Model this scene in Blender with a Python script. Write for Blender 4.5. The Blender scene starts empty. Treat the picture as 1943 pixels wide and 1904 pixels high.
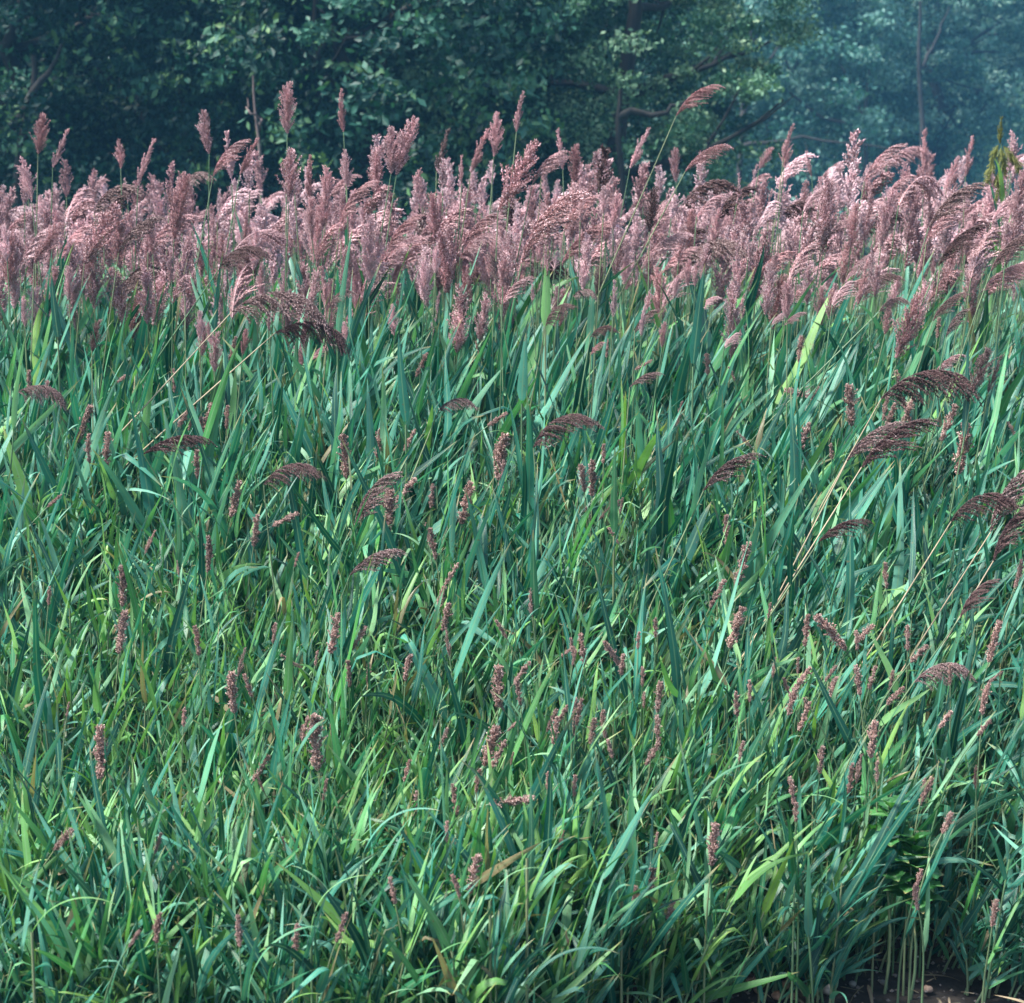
import bpy, math, random
import numpy as np
from mathutils import Vector, Matrix, Euler

rad = math.radians
RNG = np.random.default_rng(11)
random.seed(11)
S = bpy.context.scene
COL = S.collection

# ------------------------------------------------------------------ camera
CAM_Z = 1.85
PITCH = rad(8.8)
TW, TH = 0.2640, 0.2586            # half width / half height of the view at distance 1
cam_d = bpy.data.cameras.new("camera")
cam = bpy.data.objects.new("camera", cam_d)
COL.objects.link(cam)
cam.location = (0, 0, CAM_Z)
cam.rotation_euler = (rad(90) - PITCH, 0, 0)
cam_d.sensor_fit = 'HORIZONTAL'
cam_d.sensor_width = 36
cam_d.lens = 18 / TW
cam_d.clip_start = 0.05
cam_d.clip_end = 600
cam_d.dof.use_dof = True
cam_d.dof.focus_distance = 5.6
cam_d.dof.aperture_fstop = 7.0
S.camera = cam

# ------------------------------------------------------------------ light
SUN_EL, SUN_AZ = 57, -108          # azimuth measured from +Y (into the picture), negative = left
w = bpy.data.worlds.new("World")
S.world = w
w.use_nodes = True
wn = w.node_tree
sky = wn.nodes.new('ShaderNodeTexSky')
sky.sky_type = 'NISHITA'
sky.sun_disc = False
sky.sun_elevation = rad(SUN_EL)
sky.sun_rotation = rad(SUN_AZ)
sky.air_density = 1.2
sky.dust_density = 1.5
bgn = wn.nodes['Background']
bgn.inputs['Strength'].default_value = 0.098
wn.links.new(sky.outputs[0], bgn.inputs['Color'])
sun_d = bpy.data.lights.new("sun", 'SUN')
sun_d.energy = 4.8
sun_d.angle = rad(12)
sun_d.color = (1, 0.95, 0.88)
sun = bpy.data.objects.new("sun", sun_d)
COL.objects.link(sun)
a, e = rad(SUN_AZ), rad(SUN_EL)
to_sun = Vector((math.sin(a) * math.cos(e), math.cos(a) * math.cos(e), math.sin(e)))
sun.rotation_euler = to_sun.to_track_quat('Z', 'Y').to_euler()
S.view_settings.view_transform = 'Standard'
S.view_settings.look = 'None'
S.view_settings.exposure = 1.6
S.view_settings.gamma = 1
S.view_settings.use_curve_mapping = False

# ------------------------------------------------------------------ picture <-> place helpers
CP, SP = math.cos(PITCH), math.sin(PITCH)
def at(px, py, d):
    """point seen at photo position (1943 x 1904 units) at distance d along +Y"""
    u = (px / 1943 - .5) * 2 * TW
    v = (.5 - py / 1904) * 2 * TH
    y = CP + v * SP
    z = -SP + v * CP
    k = d / y
    return Vector((u * k, d, CAM_Z + z * k))
def screen(x, y, z):
    dz = z - CAM_Z
    f = y * CP - dz * SP
    up = y * SP + dz * CP
    return ((x / f / TW / 2 + .5) * 1943, (.5 - up / f / TH / 2) * 1904)
CD = [3.4, 4.4, 5.0, 6.0, 7.0, 8.0, 14]
CH = [.36, .50, .78, 1.14, 1.43, 1.52, 1.5]
def canopy(d): return float(np.interp(d, CD, CH))
def canopy_hit(px, py):
    d = 3.6
    while d < 9:
        if at(px, py, d).z <= canopy(d): return d
        d += .02
    return 9

# ------------------------------------------------------------------ mesh helpers
def mesh_np(name, V, F, mat=None, smooth=True, uv=None, rnd=None):
    me = bpy.data.meshes.new(name)
    V = np.asarray(V, np.float32); F = np.asarray(F, np.int32)
    n, k = F.shape
    me.vertices.add(len(V)); me.vertices.foreach_set('co', V.ravel())
    me.loops.add(n * k); me.loops.foreach_set('vertex_index', F.ravel())
    me.polygons.add(n)
    me.polygons.foreach_set('loop_start', np.arange(n, dtype=np.int32) * k)
    me.polygons.foreach_set('loop_total', np.full(n, k, np.int32))
    me.polygons.foreach_set('use_smooth', np.full(n, smooth, bool))
    if uv is not None:
        l = me.uv_layers.new(name='UVMap')
        l.data.foreach_set('uv', np.asarray(uv, np.float32)[F.ravel()].ravel())
    if rnd is not None:
        at_ = me.attributes.new('rnd', 'FLOAT', 'POINT')
        at_.data.foreach_set('value', np.asarray(rnd, np.float32))
    me.update(calc_edges=True)
    if mat: me.materials.append(mat)
    return me

def obj(name, me, parent=None, loc=(0, 0, 0), rot=(0, 0, 0), scale=(1, 1, 1)):
    o = bpy.data.objects.new(name, me)
    o.location = loc; o.rotation_euler = rot; o.scale = scale
    if parent: o.parent = parent
    COL.objects.link(o)
    return o
def thing(name, label, cat, loc, group=None, rot=(0, 0, 0)):
    o = obj(name, None, None, loc, rot)
    o.empty_display_size = .1
    o['label'] = label; o['category'] = cat
    if group: o['group'] = group
    return o
def tag(o, label, cat, group=None):
    o['label'] = label; o['category'] = cat
    if group: o['group'] = group

def tube(pts, radii, n=6):
    pts = [Vector(p) for p in pts]
    V = []; F = []
    side = Vector((1, 0, 0))
    for i, p in enumerate(pts):
        t = (pts[min(i + 1, len(pts) - 1)] - pts[max(i - 1, 0)]).normalized()
        b = t.cross(side)
        if b.length < .05: b = t.cross(Vector((0, 1, 0)))
        b.normalize(); s = b.cross(t).normalized(); side = s
        for k in range(n):
            a = 2 * math.pi * k / n
            V.append(p + (s * math.cos(a) + b * math.sin(a)) * radii[i])
        if i:
            for k in range(n):
                F.append(((i - 1) * n + k, (i - 1) * n + (k + 1) % n, i * n + (k + 1) % n, i * n + k))
    return np.array([v[:] for v in V]), np.array(F)
def bez(p0, p1, p2, p3, n):
    out = []
    for i in range(n + 1):
        t = i / n; s = 1 - t
        out.append(p0 * s**3 + p1 * 3 * s * s * t + p2 * 3 * s * t * t + p3 * t**3)
    return out
class Join:
    def __init__(s): s.V = []; s.F = []; s.U = []; s.R = []; s.n = 0
    def add(s, V, F, U=None, r=0):
        s.V.append(V); s.F.append(F + s.n); s.n += len(V)
        s.U.append(U if U is not None else np.zeros((len(V), 2)))
        s.R.append(np.full(len(V), r) if np.isscalar(r) else r)
    def mesh(s, name, mat, smooth=True):
        return mesh_np(name, np.concatenate(s.V), np.concatenate(s.F), mat, smooth, np.concatenate(s.U), np.concatenate(s.R))

# ------------------------------------------------------------------ materials
def newmat(name):
    m = bpy.data.materials.new(name); m.use_nodes = True
    nt = m.node_tree; nt.nodes.clear()
    return m, nt, nt.nodes.new, nt.links.new
def rnd_node(nt):
    N, L = nt.nodes.new, nt.links.new
    oi = N('ShaderNodeObjectInfo'); at_ = N('ShaderNodeAttribute'); at_.attribute_name = 'rnd'
    ad = N('ShaderNodeMath'); ad.operation = 'ADD'
    fr = N('ShaderNodeMath'); fr.operation = 'FRACT'
    L(oi.outputs['Random'], ad.inputs[0]); L(at_.outputs['Fac'], ad.inputs[1]); L(ad.outputs[0], fr.inputs[0])
    return fr.outputs[0]
def ramp(nt, stops):
    r = nt.nodes.new('ShaderNodeValToRGB')
    el = r.color_ramp.elements
    while len(el) < len(stops): el.new(0.5)
    for e_, (p, c) in zip(el, stops): e_.position = p; e_.color = (*c, 1)
    return r
def leaf_mat(name, stops, rough=.42, trans=.23, veins=True, spec=.5, tip=(.30, .24, .10), glow=(1.5, 1.7, .7)):
    m, nt, N, L = newmat(name)
    out = N('ShaderNodeOutputMaterial'); p = N('ShaderNodeBsdfPrincipled'); t = N('ShaderNodeBsdfTranslucent'); mx = N('ShaderNodeMixShader')
    r = rnd_node(nt); cr = ramp(nt, stops); L(r, cr.inputs[0])
    geo = N('ShaderNodeNewGeometry')
    no = N('ShaderNodeTexNoise'); no.inputs['Scale'].default_value = 9; L(geo.outputs['Position'], no.inputs['Vector'])
    no.inputs['Detail'].default_value = 3
    hsv = N('ShaderNodeHueSaturation'); L(cr.outputs[0], hsv.inputs['Color'])
    mr = N('ShaderNodeMapRange'); mr.inputs['To Min'].default_value = .72; mr.inputs['To Max'].default_value = 1.3
    mr.inputs['From Min'].default_value = .3; mr.inputs['From Max'].default_value = .7
    L(no.outputs['Fac'], mr.inputs['Value']); L(mr.outputs[0], hsv.inputs['Value'])
    col = hsv.outputs[0]
    if veins:
        uv = N('ShaderNodeUVMap'); uv.uv_map = 'UVMap'; sp = N('ShaderNodeSeparateXYZ'); L(uv.outputs[0], sp.inputs[0])
        # pale midrib
        ab = N('ShaderNodeMath'); ab.operation = 'SUBTRACT'; ab.inputs[1].default_value = .5; L(sp.outputs['X'], ab.inputs[0])
        a2 = N('ShaderNodeMath'); a2.operation = 'ABSOLUTE'; L(ab.outputs[0], a2.inputs[0])
        mm = N('ShaderNodeMapRange'); mm.inputs['From Min'].default_value = .03; mm.inputs['From Max'].default_value = .1
        mm.inputs['To Min'].default_value = .5; mm.inputs['To Max'].default_value = 0; L(a2.outputs[0], mm.inputs['Value'])
        mc = N('ShaderNodeMixRGB'); mc.inputs['Color2'].default_value = (.17, .30, .16, 1); L(mm.outputs[0], mc.inputs['Fac']); L(col, mc.inputs['Color1'])
        # dry tip, on some leaves only
        tp = N('ShaderNodeMapRange'); tp.inputs['From Min'].default_value = .86; tp.inputs['From Max'].default_value = 1.0; L(sp.outputs['Y'], tp.inputs['Value'])
        gt = N('ShaderNodeMath'); gt.operation = 'MULTIPLY'; L(tp.outputs[0], gt.inputs[0])
        sn = N('ShaderNodeMapRange'); sn.inputs['From Min'].default_value = .42; sn.inputs['From Max'].default_value = .52; L(no.outputs['Fac'], sn.inputs['Value'])
        L(sn.outputs[0], gt.inputs[1])
        md = N('ShaderNodeMixRGB'); md.inputs['Color2'].default_value = (*tip, 1); L(gt.outputs[0], md.inputs['Fac']); L(mc.outputs[0], md.inputs['Color1'])
        sps = N('ShaderNodeTexNoise'); sps.inputs['Scale'].default_value = 95; sps.inputs['Detail'].default_value = 4; L(geo.outputs['Position'], sps.inputs['Vector'])
        sm = N('ShaderNodeMapRange'); sm.inputs['From Min'].default_value = .66; sm.inputs['From Max'].default_value = .72; sm.inputs['To Max'].default_value = .8; L(sps.outputs['Fac'], sm.inputs['Value'])
        ms = N('ShaderNodeMixRGB'); ms.inputs['Color2'].default_value = (.13, .10, .045, 1); L(sm.outputs[0], ms.inputs['Fac']); L(md.outputs[0], ms.inputs['Color1'])
        col = ms.outputs[0]
        wv = N('ShaderNodeMath'); wv.operation = 'MULTIPLY'; wv.inputs[1].default_value = 75; L(sp.outputs['X'], wv.inputs[0])
        sw = N('ShaderNodeMath'); sw.operation = 'SINE'; L(wv.outputs[0], sw.inputs[0])
        bp = N('ShaderNodeBump'); bp.inputs['Strength'].default_value = .35; bp.inputs['Distance'].default_value = .0008
        L(sw.outputs[0], bp.inputs['Height']); L(bp.outputs[0], p.inputs['Normal'])
    L(col, p.inputs['Base Color']); p.inputs['Roughness'].default_value = rough
    p.inputs['Specular IOR Level'].default_value = spec
    tc = N('ShaderNodeMixRGB'); tc.blend_type = 'MULTIPLY'; tc.inputs['Fac'].default_value = 1; tc.inputs['Color2'].default_value = (*glow, 1)
    L(col, tc.inputs['Color1']); L(tc.outputs[0], t.inputs['Color'])
    mx.inputs[0].default_value = trans
    L(p.outputs[0], mx.inputs[1]); L(t.outputs[0], mx.inputs[2]); L(mx.outputs[0], out.inputs['Surface'])
    return m
M_TEAL = leaf_mat('reed leaf', [(0, (.16, .14, .07)), (.006, (.16, .14, .07)), (.012, (.004, .055, .042)), (.3, (.007, .090, .065)), (.5, (.022, .155, .112)), (.68, (.058, .235, .165)), (.86, (.11, .295, .22)), (1, (.045, .20, .04))], glow=(1.2, 1.5, .9))
M_GRASS = leaf_mat('grass leaf', [(0, (.24, .19, .11)), (.022, (.20, .17, .09)), (.032, (.012, .090, .045)), (.28, (.026, .140, .065)), (.46, (.062, .215, .082)), (.66, (.135, .30, .07)), (.85, (.17, .36, .23)), (1, (.16, .31, .055))], glow=(1.3, 1.55, .8))
M_STEM = leaf_mat('green stem', [(0, (.06, .13, .06)), (.5, (.10, .17, .09)), (1, (.16, .19, .10))], veins=False, trans=.05)
M_STRAW = leaf_mat('straw stem', [(0, (.27, .22, .14)), (1, (.42, .34, .24))], veins=False, trans=.05)
M_DRY = leaf_mat('dry leaf', [(0, (.06, .045, .035)), (.5, (.16, .11, .075)), (1, (.36, .27, .18))], veins=True, trans=.2, rough=.7)
def plume_mat(name, stops):
    return leaf_mat(name, stops, veins=False, rough=.6, trans=.3, spec=.35)
M_PINK = plume_mat('pink plume', [(0, (.20, .10, .10)), (.25, (.36, .20, .20)), (.55, (.50, .315, .33)), (.85, (.61, .43, .45)), (1, (.74, .58, .61))])
M_PALE = plume_mat('pale mauve plume', [(0, (.30, .17, .18)), (.4, (.46, .30, .315)), (.75, (.58, .42, .445)), (1, (.73, .60, .635))])
M_DARK = plume_mat('maroon plume', [(0, (.055, .030, .031)), (.5, (.14, .080, .079)), (.85, (.27, .185, .18)), (1, (.42, .33, .32))])
M_GRAIN = plume_mat('grain head', [(0, (.19, .105, .09)), (.5, (.36, .225, .195)), (.85, (.53, .39, .35)), (1, (.68, .56, .52))])
M_OLIVE = plume_mat('olive flower head', [(0, (.17, .20, .05)), (1, (.33, .35, .12))])
for m_ in (M_PALE, M_PINK, M_DARK, M_GRAIN, M_OLIVE):      # the tissue colour of the light passing through a plume is its own
    for n_ in m_.node_tree.nodes:
        if n_.type == 'MIX_RGB' and n_.blend_type == 'MULTIPLY': n_.inputs['Color2'].default_value = (1.25, 1.05, 1.05, 1)
M_CROWN = leaf_mat('broadleaf foliage', [(0, (.003, .024, .020)), (.5, (.009, .052, .040)), (.85, (.038, .125, .090)), (1, (.08, .16, .055))], veins=False, trans=.15, rough=.55, spec=.25)
M_PINE = leaf_mat('pine foliage', [(0, (.02, .075, .045)), (.5, (.065, .16, .095)), (.85, (.12, .22, .14)), (1, (.17, .25, .16))], veins=False, trans=.12, rough=.65, spec=.25)
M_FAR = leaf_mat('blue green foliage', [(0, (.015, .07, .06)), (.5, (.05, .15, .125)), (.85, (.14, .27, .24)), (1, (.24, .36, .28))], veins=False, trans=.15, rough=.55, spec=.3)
M_SHRUB = leaf_mat('shrub foliage', [(0, (.04, .11, .07)), (.5, (.09, .19, .12)), (.85, (.16, .27, .18)), (1, (.30, .36, .27))], veins=False, trans=.2, rough=.6)
M_WEED = leaf_mat('weed leaf', [(0, (.02, .12, .035)), (1, (.055, .20, .05))], veins=True, trans=.25, rough=.5)
def bark(name, c1, c2):
    m, nt, N, L = newmat(name)
    out = N('ShaderNodeOutputMaterial'); p = N('ShaderNodeBsdfPrincipled'); L(p.outputs[0], out.inputs[0])
    tc = N('ShaderNodeTexCoord'); mp = N('ShaderNodeMapping'); mp.inputs['Scale'].default_value = (9, 9, 1.5); L(tc.outputs['Object'], mp.inputs[0])
    no = N('ShaderNodeTexNoise'); no.inputs['Scale'].default_value = 2; no.inputs['Detail'].default_value = 6; L(mp.outputs[0], no.inputs['Vector'])
    r = ramp(nt, [(.35, c1), (.65, c2)]); L(no.outputs['Fac'], r.inputs[0]); L(r.outputs[0], p.inputs['Base Color'])
    b = N('ShaderNodeBump'); b.inputs['Strength'].default_value = .7; b.inputs['Distance'].default_value = .02; L(no.outputs['Fac'], b.inputs['Height']); L(b.outputs[0], p.inputs['Normal'])
    p.inputs['Roughness'].default_value = .9
    return m
M_BARK = bark('dark bark', (.006, .007, .008), (.022, .021, .020))
M_BARK2 = bark('grey pink bark', (.07, .05, .05), (.15, .11, .105))
M_STONE = bark('tan stone', (.18, .12, .09), (.32, .23, .18))
M_STONE2 = bark('grey stone', (.12, .12, .11), (.27, .26, .24))
M_STONE3 = bark('orange brown stone', (.22, .12, .08), (.36, .22, .15))
def ground_mat():
    m, nt, N, L = newmat('soil')
    out = N('ShaderNodeOutputMaterial'); p = N('ShaderNodeBsdfPrincipled'); L(p.outputs[0], out.inputs[0])
    tc = N('ShaderNodeTexCoord')
    no = N('ShaderNodeTexNoise'); no.inputs['Scale'].default_value = 22; no.inputs['Detail'].default_value = 8; no.inputs['Roughness'].default_value = .7; L(tc.outputs['Object'], no.inputs['Vector'])
    big = N('ShaderNodeTexNoise'); big.inputs['Scale'].default_value = .6; L(tc.outputs['Object'], big.inputs['Vector'])
    r = ramp(nt, [(.3, (.012, .010, .009)), (.55, (.035, .028, .024)), (.8, (.085, .07, .06))]); L(no.outputs['Fac'], r.inputs[0])
    r2 = ramp(nt, [(.3, (.02, .05, .02)), (.8, (.06, .11, .04))]); L(no.outputs['Fac'], r2.inputs[0])
    sx = N('ShaderNodeSeparateXYZ'); L(tc.outputs['Object'], sx.inputs[0])
    mr = N('ShaderNodeMapRange'); mr.inputs['From Min'].default_value = 9; mr.inputs['From Max'].default_value = 14; L(sx.outputs['Y'], mr.inputs['Value'])
    mx = N('ShaderNodeMixRGB'); L(mr.outputs[0], mx.inputs['Fac']); L(r.outputs[0], mx.inputs['Color1']); L(r2.outputs[0], mx.inputs['Color2']); L(mx.outputs[0], p.inputs['Base Color'])
    b = N('ShaderNodeBump'); b.inputs['Strength'].default_value = .9; b.inputs['Distance'].default_value = .015; L(no.outputs['Fac'], b.inputs['Height']); L(b.outputs[0], p.inputs['Normal'])
    p.inputs['Roughness'].default_value = .95
    return m

# ------------------------------------------------------------------ ground
def build_ground():
    xs = np.concatenate([np.linspace(-300, -8, 14), np.linspace(-6, 6, 100), np.linspace(8, 300, 14)])
    ys = np.concatenate([np.linspace(-60, 1, 8), np.linspace(2, 14, 100), np.linspace(16, 400, 24)])
    X, Y = np.meshgrid(xs, ys)
    Z = RNG.normal(0, .006, X.shape)
    Z = np.where((abs(X) < 7) & (Y > 1) & (Y < 15), Z - .012, -.03)
    V = np.stack([X.ravel(), Y.ravel(), Z.ravel()], 1)
    ny, nx = X.shape
    i = np.arange((ny - 1) * (nx - 1)); r = i // (nx - 1); c = i % (nx - 1)
    a = r * nx + c
    F = np.stack([a, a + 1, a + nx + 1, a + nx], 1)
    g = obj('ground', mesh_np('ground', V, F, ground_mat())); g['kind'] = 'structure'
build_ground()

# ------------------------------------------------------------------ leaves
def leaf_arrays(L_, W, th0, th1, twist=0, fold=.25, seg=8, power=1.3, wave=0, kink=None):
    n = seg + 1
    t = np.linspace(0, 1, n)
    th = th0 + (th1 - th0) * t**power
    if kink: th = th + kink[1] * (t > kink[0])
    mid = (th[1:] + th[:-1]) / 2
    dl = L_ / seg
    x = np.concatenate([[0], np.cumsum(np.sin(mid) * dl)]); z = np.concatenate([[0], np.cumsum(np.cos(mid) * dl)])
    wd = W / 2 * np.clip((t / .12)**.6, .35, 1) * np.clip((1 - t), 0, 1)**.62 * (1.12)
    wd[-1] = .0004
    T = np.stack([np.sin(th), 0 * th, np.cos(th)], 1)
    B = np.stack([0 * th, 1 + 0 * th, 0 * th], 1)
    Nn = np.cross(T, B)
    tw = twist * t + wave * np.sin(t * 7)
    B2 = B * np.cos(tw)[:, None] + Nn * np.sin(tw)[:, None]
    N2 = np.cross(T, B2)
    P = np.stack([x, 0 * x, z], 1)
    P[:, 1] += wave * .04 * L_ * np.sin(t * 5)
    Lf = P + B2 * wd[:, None] * math.cos(fold) + N2 * (-wd[:, None] * math.sin(fold))
    Rt = P - B2 * wd[:, None] * math.cos(fold) + N2 * (-wd[:, None] * math.sin(fold))
    V = np.stack([Lf, P, Rt], 1).reshape(-1, 3)
    U = np.stack([np.tile([0, .5, 1], n), np.repeat(t, 3)], 1)
    F = []
    for i in range(seg):
        for k in range(2):
            a = i * 3 + k
            F.append((a, a + 1, a + 4, a + 3))
    return V, np.array(F), U
# unit-length leaves, width about 1/16
LEAF = []
for q in range(18):
    r = random.Random(q * 7 + 3)
    kind = q % 6
    th0 = rad(r.uniform(8, 20))
    if kind == 0: th1 = rad(r.uniform(15, 30))
    elif kind == 1: th1 = rad(r.uniform(30, 55))
    elif kind == 2: th1 = rad(r.uniform(60, 85))
    elif kind == 3: th0 = rad(r.uniform(20, 35)); th1 = rad(r.uniform(85, 125))
    elif kind == 4: th0 = rad(25); th1 = rad(r.uniform(45, 65))
    else: th1 = rad(r.uniform(35, 55))
    kink = (r.uniform(.4, .7), rad(r.uniform(50, 95))) if kind == 5 and q > 6 else None
    LEAF.append(leaf_arrays(1, 1 / 15, th0, th1, r.uniform(-1.9, 1.9), r.uniform(.1, .4), 9, r.uniform(1, 1.9), r.uniform(-.35, .35), kink))
LEAF_ME = {}
def leaf_me(i, mat):
    k = (i, mat.name)
    if k not in LEAF_ME: V, F, U = LEAF[i]; LEAF_ME[k] = mesh_np('leaf', V, F, mat, True, U)
    return LEAF_ME[k]
def stem_arrays(bend, n=6):
    pts = [Vector((bend * (i / n)**2, 0, i / n)) for i in range(n + 1)]
    return tube(pts, [1 - .35 * i / n for i in range(n + 1)], 5)
STEM = []
for b_ in (0, .03, -.03, .06):
    n = 6
    pts = [Vector((0, 0, i / n)) for i in range(n + 1)]
    V, F = tube(pts, [(1 - .4 * i / n) * .0035 for i in range(n + 1)], 5)
    V[:, 0] += b_ * V[:, 2]**2
    STEM.append((V, F, b_))
STEM_ME = {}
def stem_me(i, mat):
    k = (i, mat.name)
    if k not in STEM_ME: STEM_ME[k] = mesh_np('stem', STEM[i][0], STEM[i][1], mat)
    return STEM_ME[k]

def plant_spec(kind, x, y, h, lean, bias, nleaf, mat):
    """one plant = stem + leaves; kept as data so that it can become a thing or be joined"""
    R = random
    si = R.randrange(4)
    sp = dict(x=x, y=y, h=h, si=si, lean=(R.gauss(0, .05), lean + R.gauss(0, .12 if kind == 'grass' else .08)), mat=mat, leaves=[], kind=kind)
    lo = max(.04, h - (.5 if kind != 'grass' else .36))
    if y < 4.85: lo = .03
    for k in range(nleaf):
        f = (k + R.random() * .8) / nleaf
        z = lo + (h - lo) * (1 - (1 - f)**1.3)
        if kind == 'grass': L_ = R.uniform(.08, .205) * (1.3 if y < 4.3 else 1); W = L_ * R.uniform(.062, .112)
        else: L_ = R.uniform(.26, .50); W = R.uniform(.020, .036) * (1.28 if y > 5.5 else 1)
        i = R.randrange(18)
        if kind == 'reed' and i % 6 == 3 and R.random() < .4: i = R.choice([0, 1, 6, 7, 12])
        if k == nleaf - 1: i = R.choice([0, 6, 12]); z = h
        az = bias[0] + R.gauss(0, bias[1])
        if R.random() < .3: az += math.pi
        bx = STEM[si][2] * (z / h)**2
        sp['leaves'].append((i, (bx, 0, z), az, R.gauss(0, .40 if kind == 'grass' else .26), L_, W * 15))
    return sp
def as_thing(sp, name, label, cat, group):
    root = thing(name, label, cat, (sp['x'], sp['y'], -.01), group, (sp['lean'][0], sp['lean'][1], 0))
    obj('stem', stem_me(sp['si'], M_STEM), root, (0, 0, 0), (0, 0, 0), (1.0, 1.0, sp['h']))
    for (i, p, az, tl, L_, W) in sp['leaves']:
        obj('leaf', leaf_me(i, sp['mat']), root, p, (tl, 0, az), (L_, W, L_))
    return root
def join_spec(J, sp, JS=None):
    Rt = np.array(Euler((sp['lean'][0], sp['lean'][1], 0)).to_matrix())
    o = np.array([sp['x'], sp['y'], -.01])
    V, F, _ = STEM[sp['si']]
    if JS is not None: JS.add((V * [1, 1, sp['h']]) @ Rt.T + o, F, None, random.random())
    for (i, p, az, tl, L_, W) in sp['leaves']:
        V, F, U = LEAF[i]
        Rl = np.array(Euler((tl, 0, az)).to_matrix())
        J.add((((V * [L_, W, L_]) @ Rl.T) + np.array(p)) @ Rt.T + o, F, U, random.random())

def zone(px, py):
    return ['at the left edge', 'at far left', 'at left', 'at inner left', 'left of centre', 'right of centre', 'at inner right', 'at right', 'at far right', 'at the right edge'][max(0, min(9, int(px / 194.3)))]
POOL = {}
def lean_word(ry):
    return 'leaning right' if ry > .13 else 'leaning left' if ry < -.03 else 'upright'
def pool(o, text, px, py):
    POOL.setdefault(text, []).append((px, py, o))
def settle_labels():
    for text, L_ in POOL.items():
        L_.sort(key=lambda t: t[0])
        n = len(L_)
        if n == 1: names = ['']
        elif n == 2: names = ['left-hand ', 'right-hand ']
        elif n == 3: names = ['leftmost ', 'middle ', 'rightmost ']
        else:
            W_ = ['leftmost ', 'second from left ', 'third from left ', 'fourth from left ', 'fifth from left ', 'sixth from left ', 'seventh from left ']
            names = [(W_[i] if i < (n + 1) // 2 else W_[n - 1 - i].replace('left', 'right')) if min(i, n - 1 - i) < 7 else 'inner ' for i in range(n)]
        for nm, (px, py, o) in zip(names, L_):
            o['label'] = nm + text; o['group'] = text
def wind(x, y):
    """how far plants are pushed to the right: more on the right side"""
    return float(np.interp(x / (TW * y), [-1, 0, .5, 1], [.02, .09, .26, .40]))
def front(x):
    """distance at which the bank begins: nearer on the left, leaving bare soil at bottom right"""
    return float(np.interp(x, [-1.2, 0, .25, 1.0, 1.4], [3.64, 3.74, 4.12, 4.25, 4.24])) 
def halfw(y): return TW * y * 1.07 + .12

wp = at(1690, 1560, 4.36); gp = at(1752, 1700, 4.40)
CLEAR = [(wp.x, 4.32, .014), (wp.x, 4.17, .010), (wp.x + .04, 4.24, .012), (gp.x, 4.42, .010), (gp.x, 4.26, .012)]
def scatter(n, y0, y1, power=1.0):
    out = []
    tries = 0
    cell = {}
    while len(out) < n and tries < n * 30:
        tries += 1
        y = y0 + (y1 - y0) * random.random()**power
        x = random.uniform(-1, 1) * halfw(y)
        if y < front(x) + random.uniform(0, .08): continue
        if any((x - ax)**2 + (y - ay)**2 < rr for ax, ay, rr in CLEAR): continue
        k = (int(x / .028), int(y / .028))
        if k in cell: continue
        cell[k] = 1
        out.append((x, y))
    return out

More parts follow.
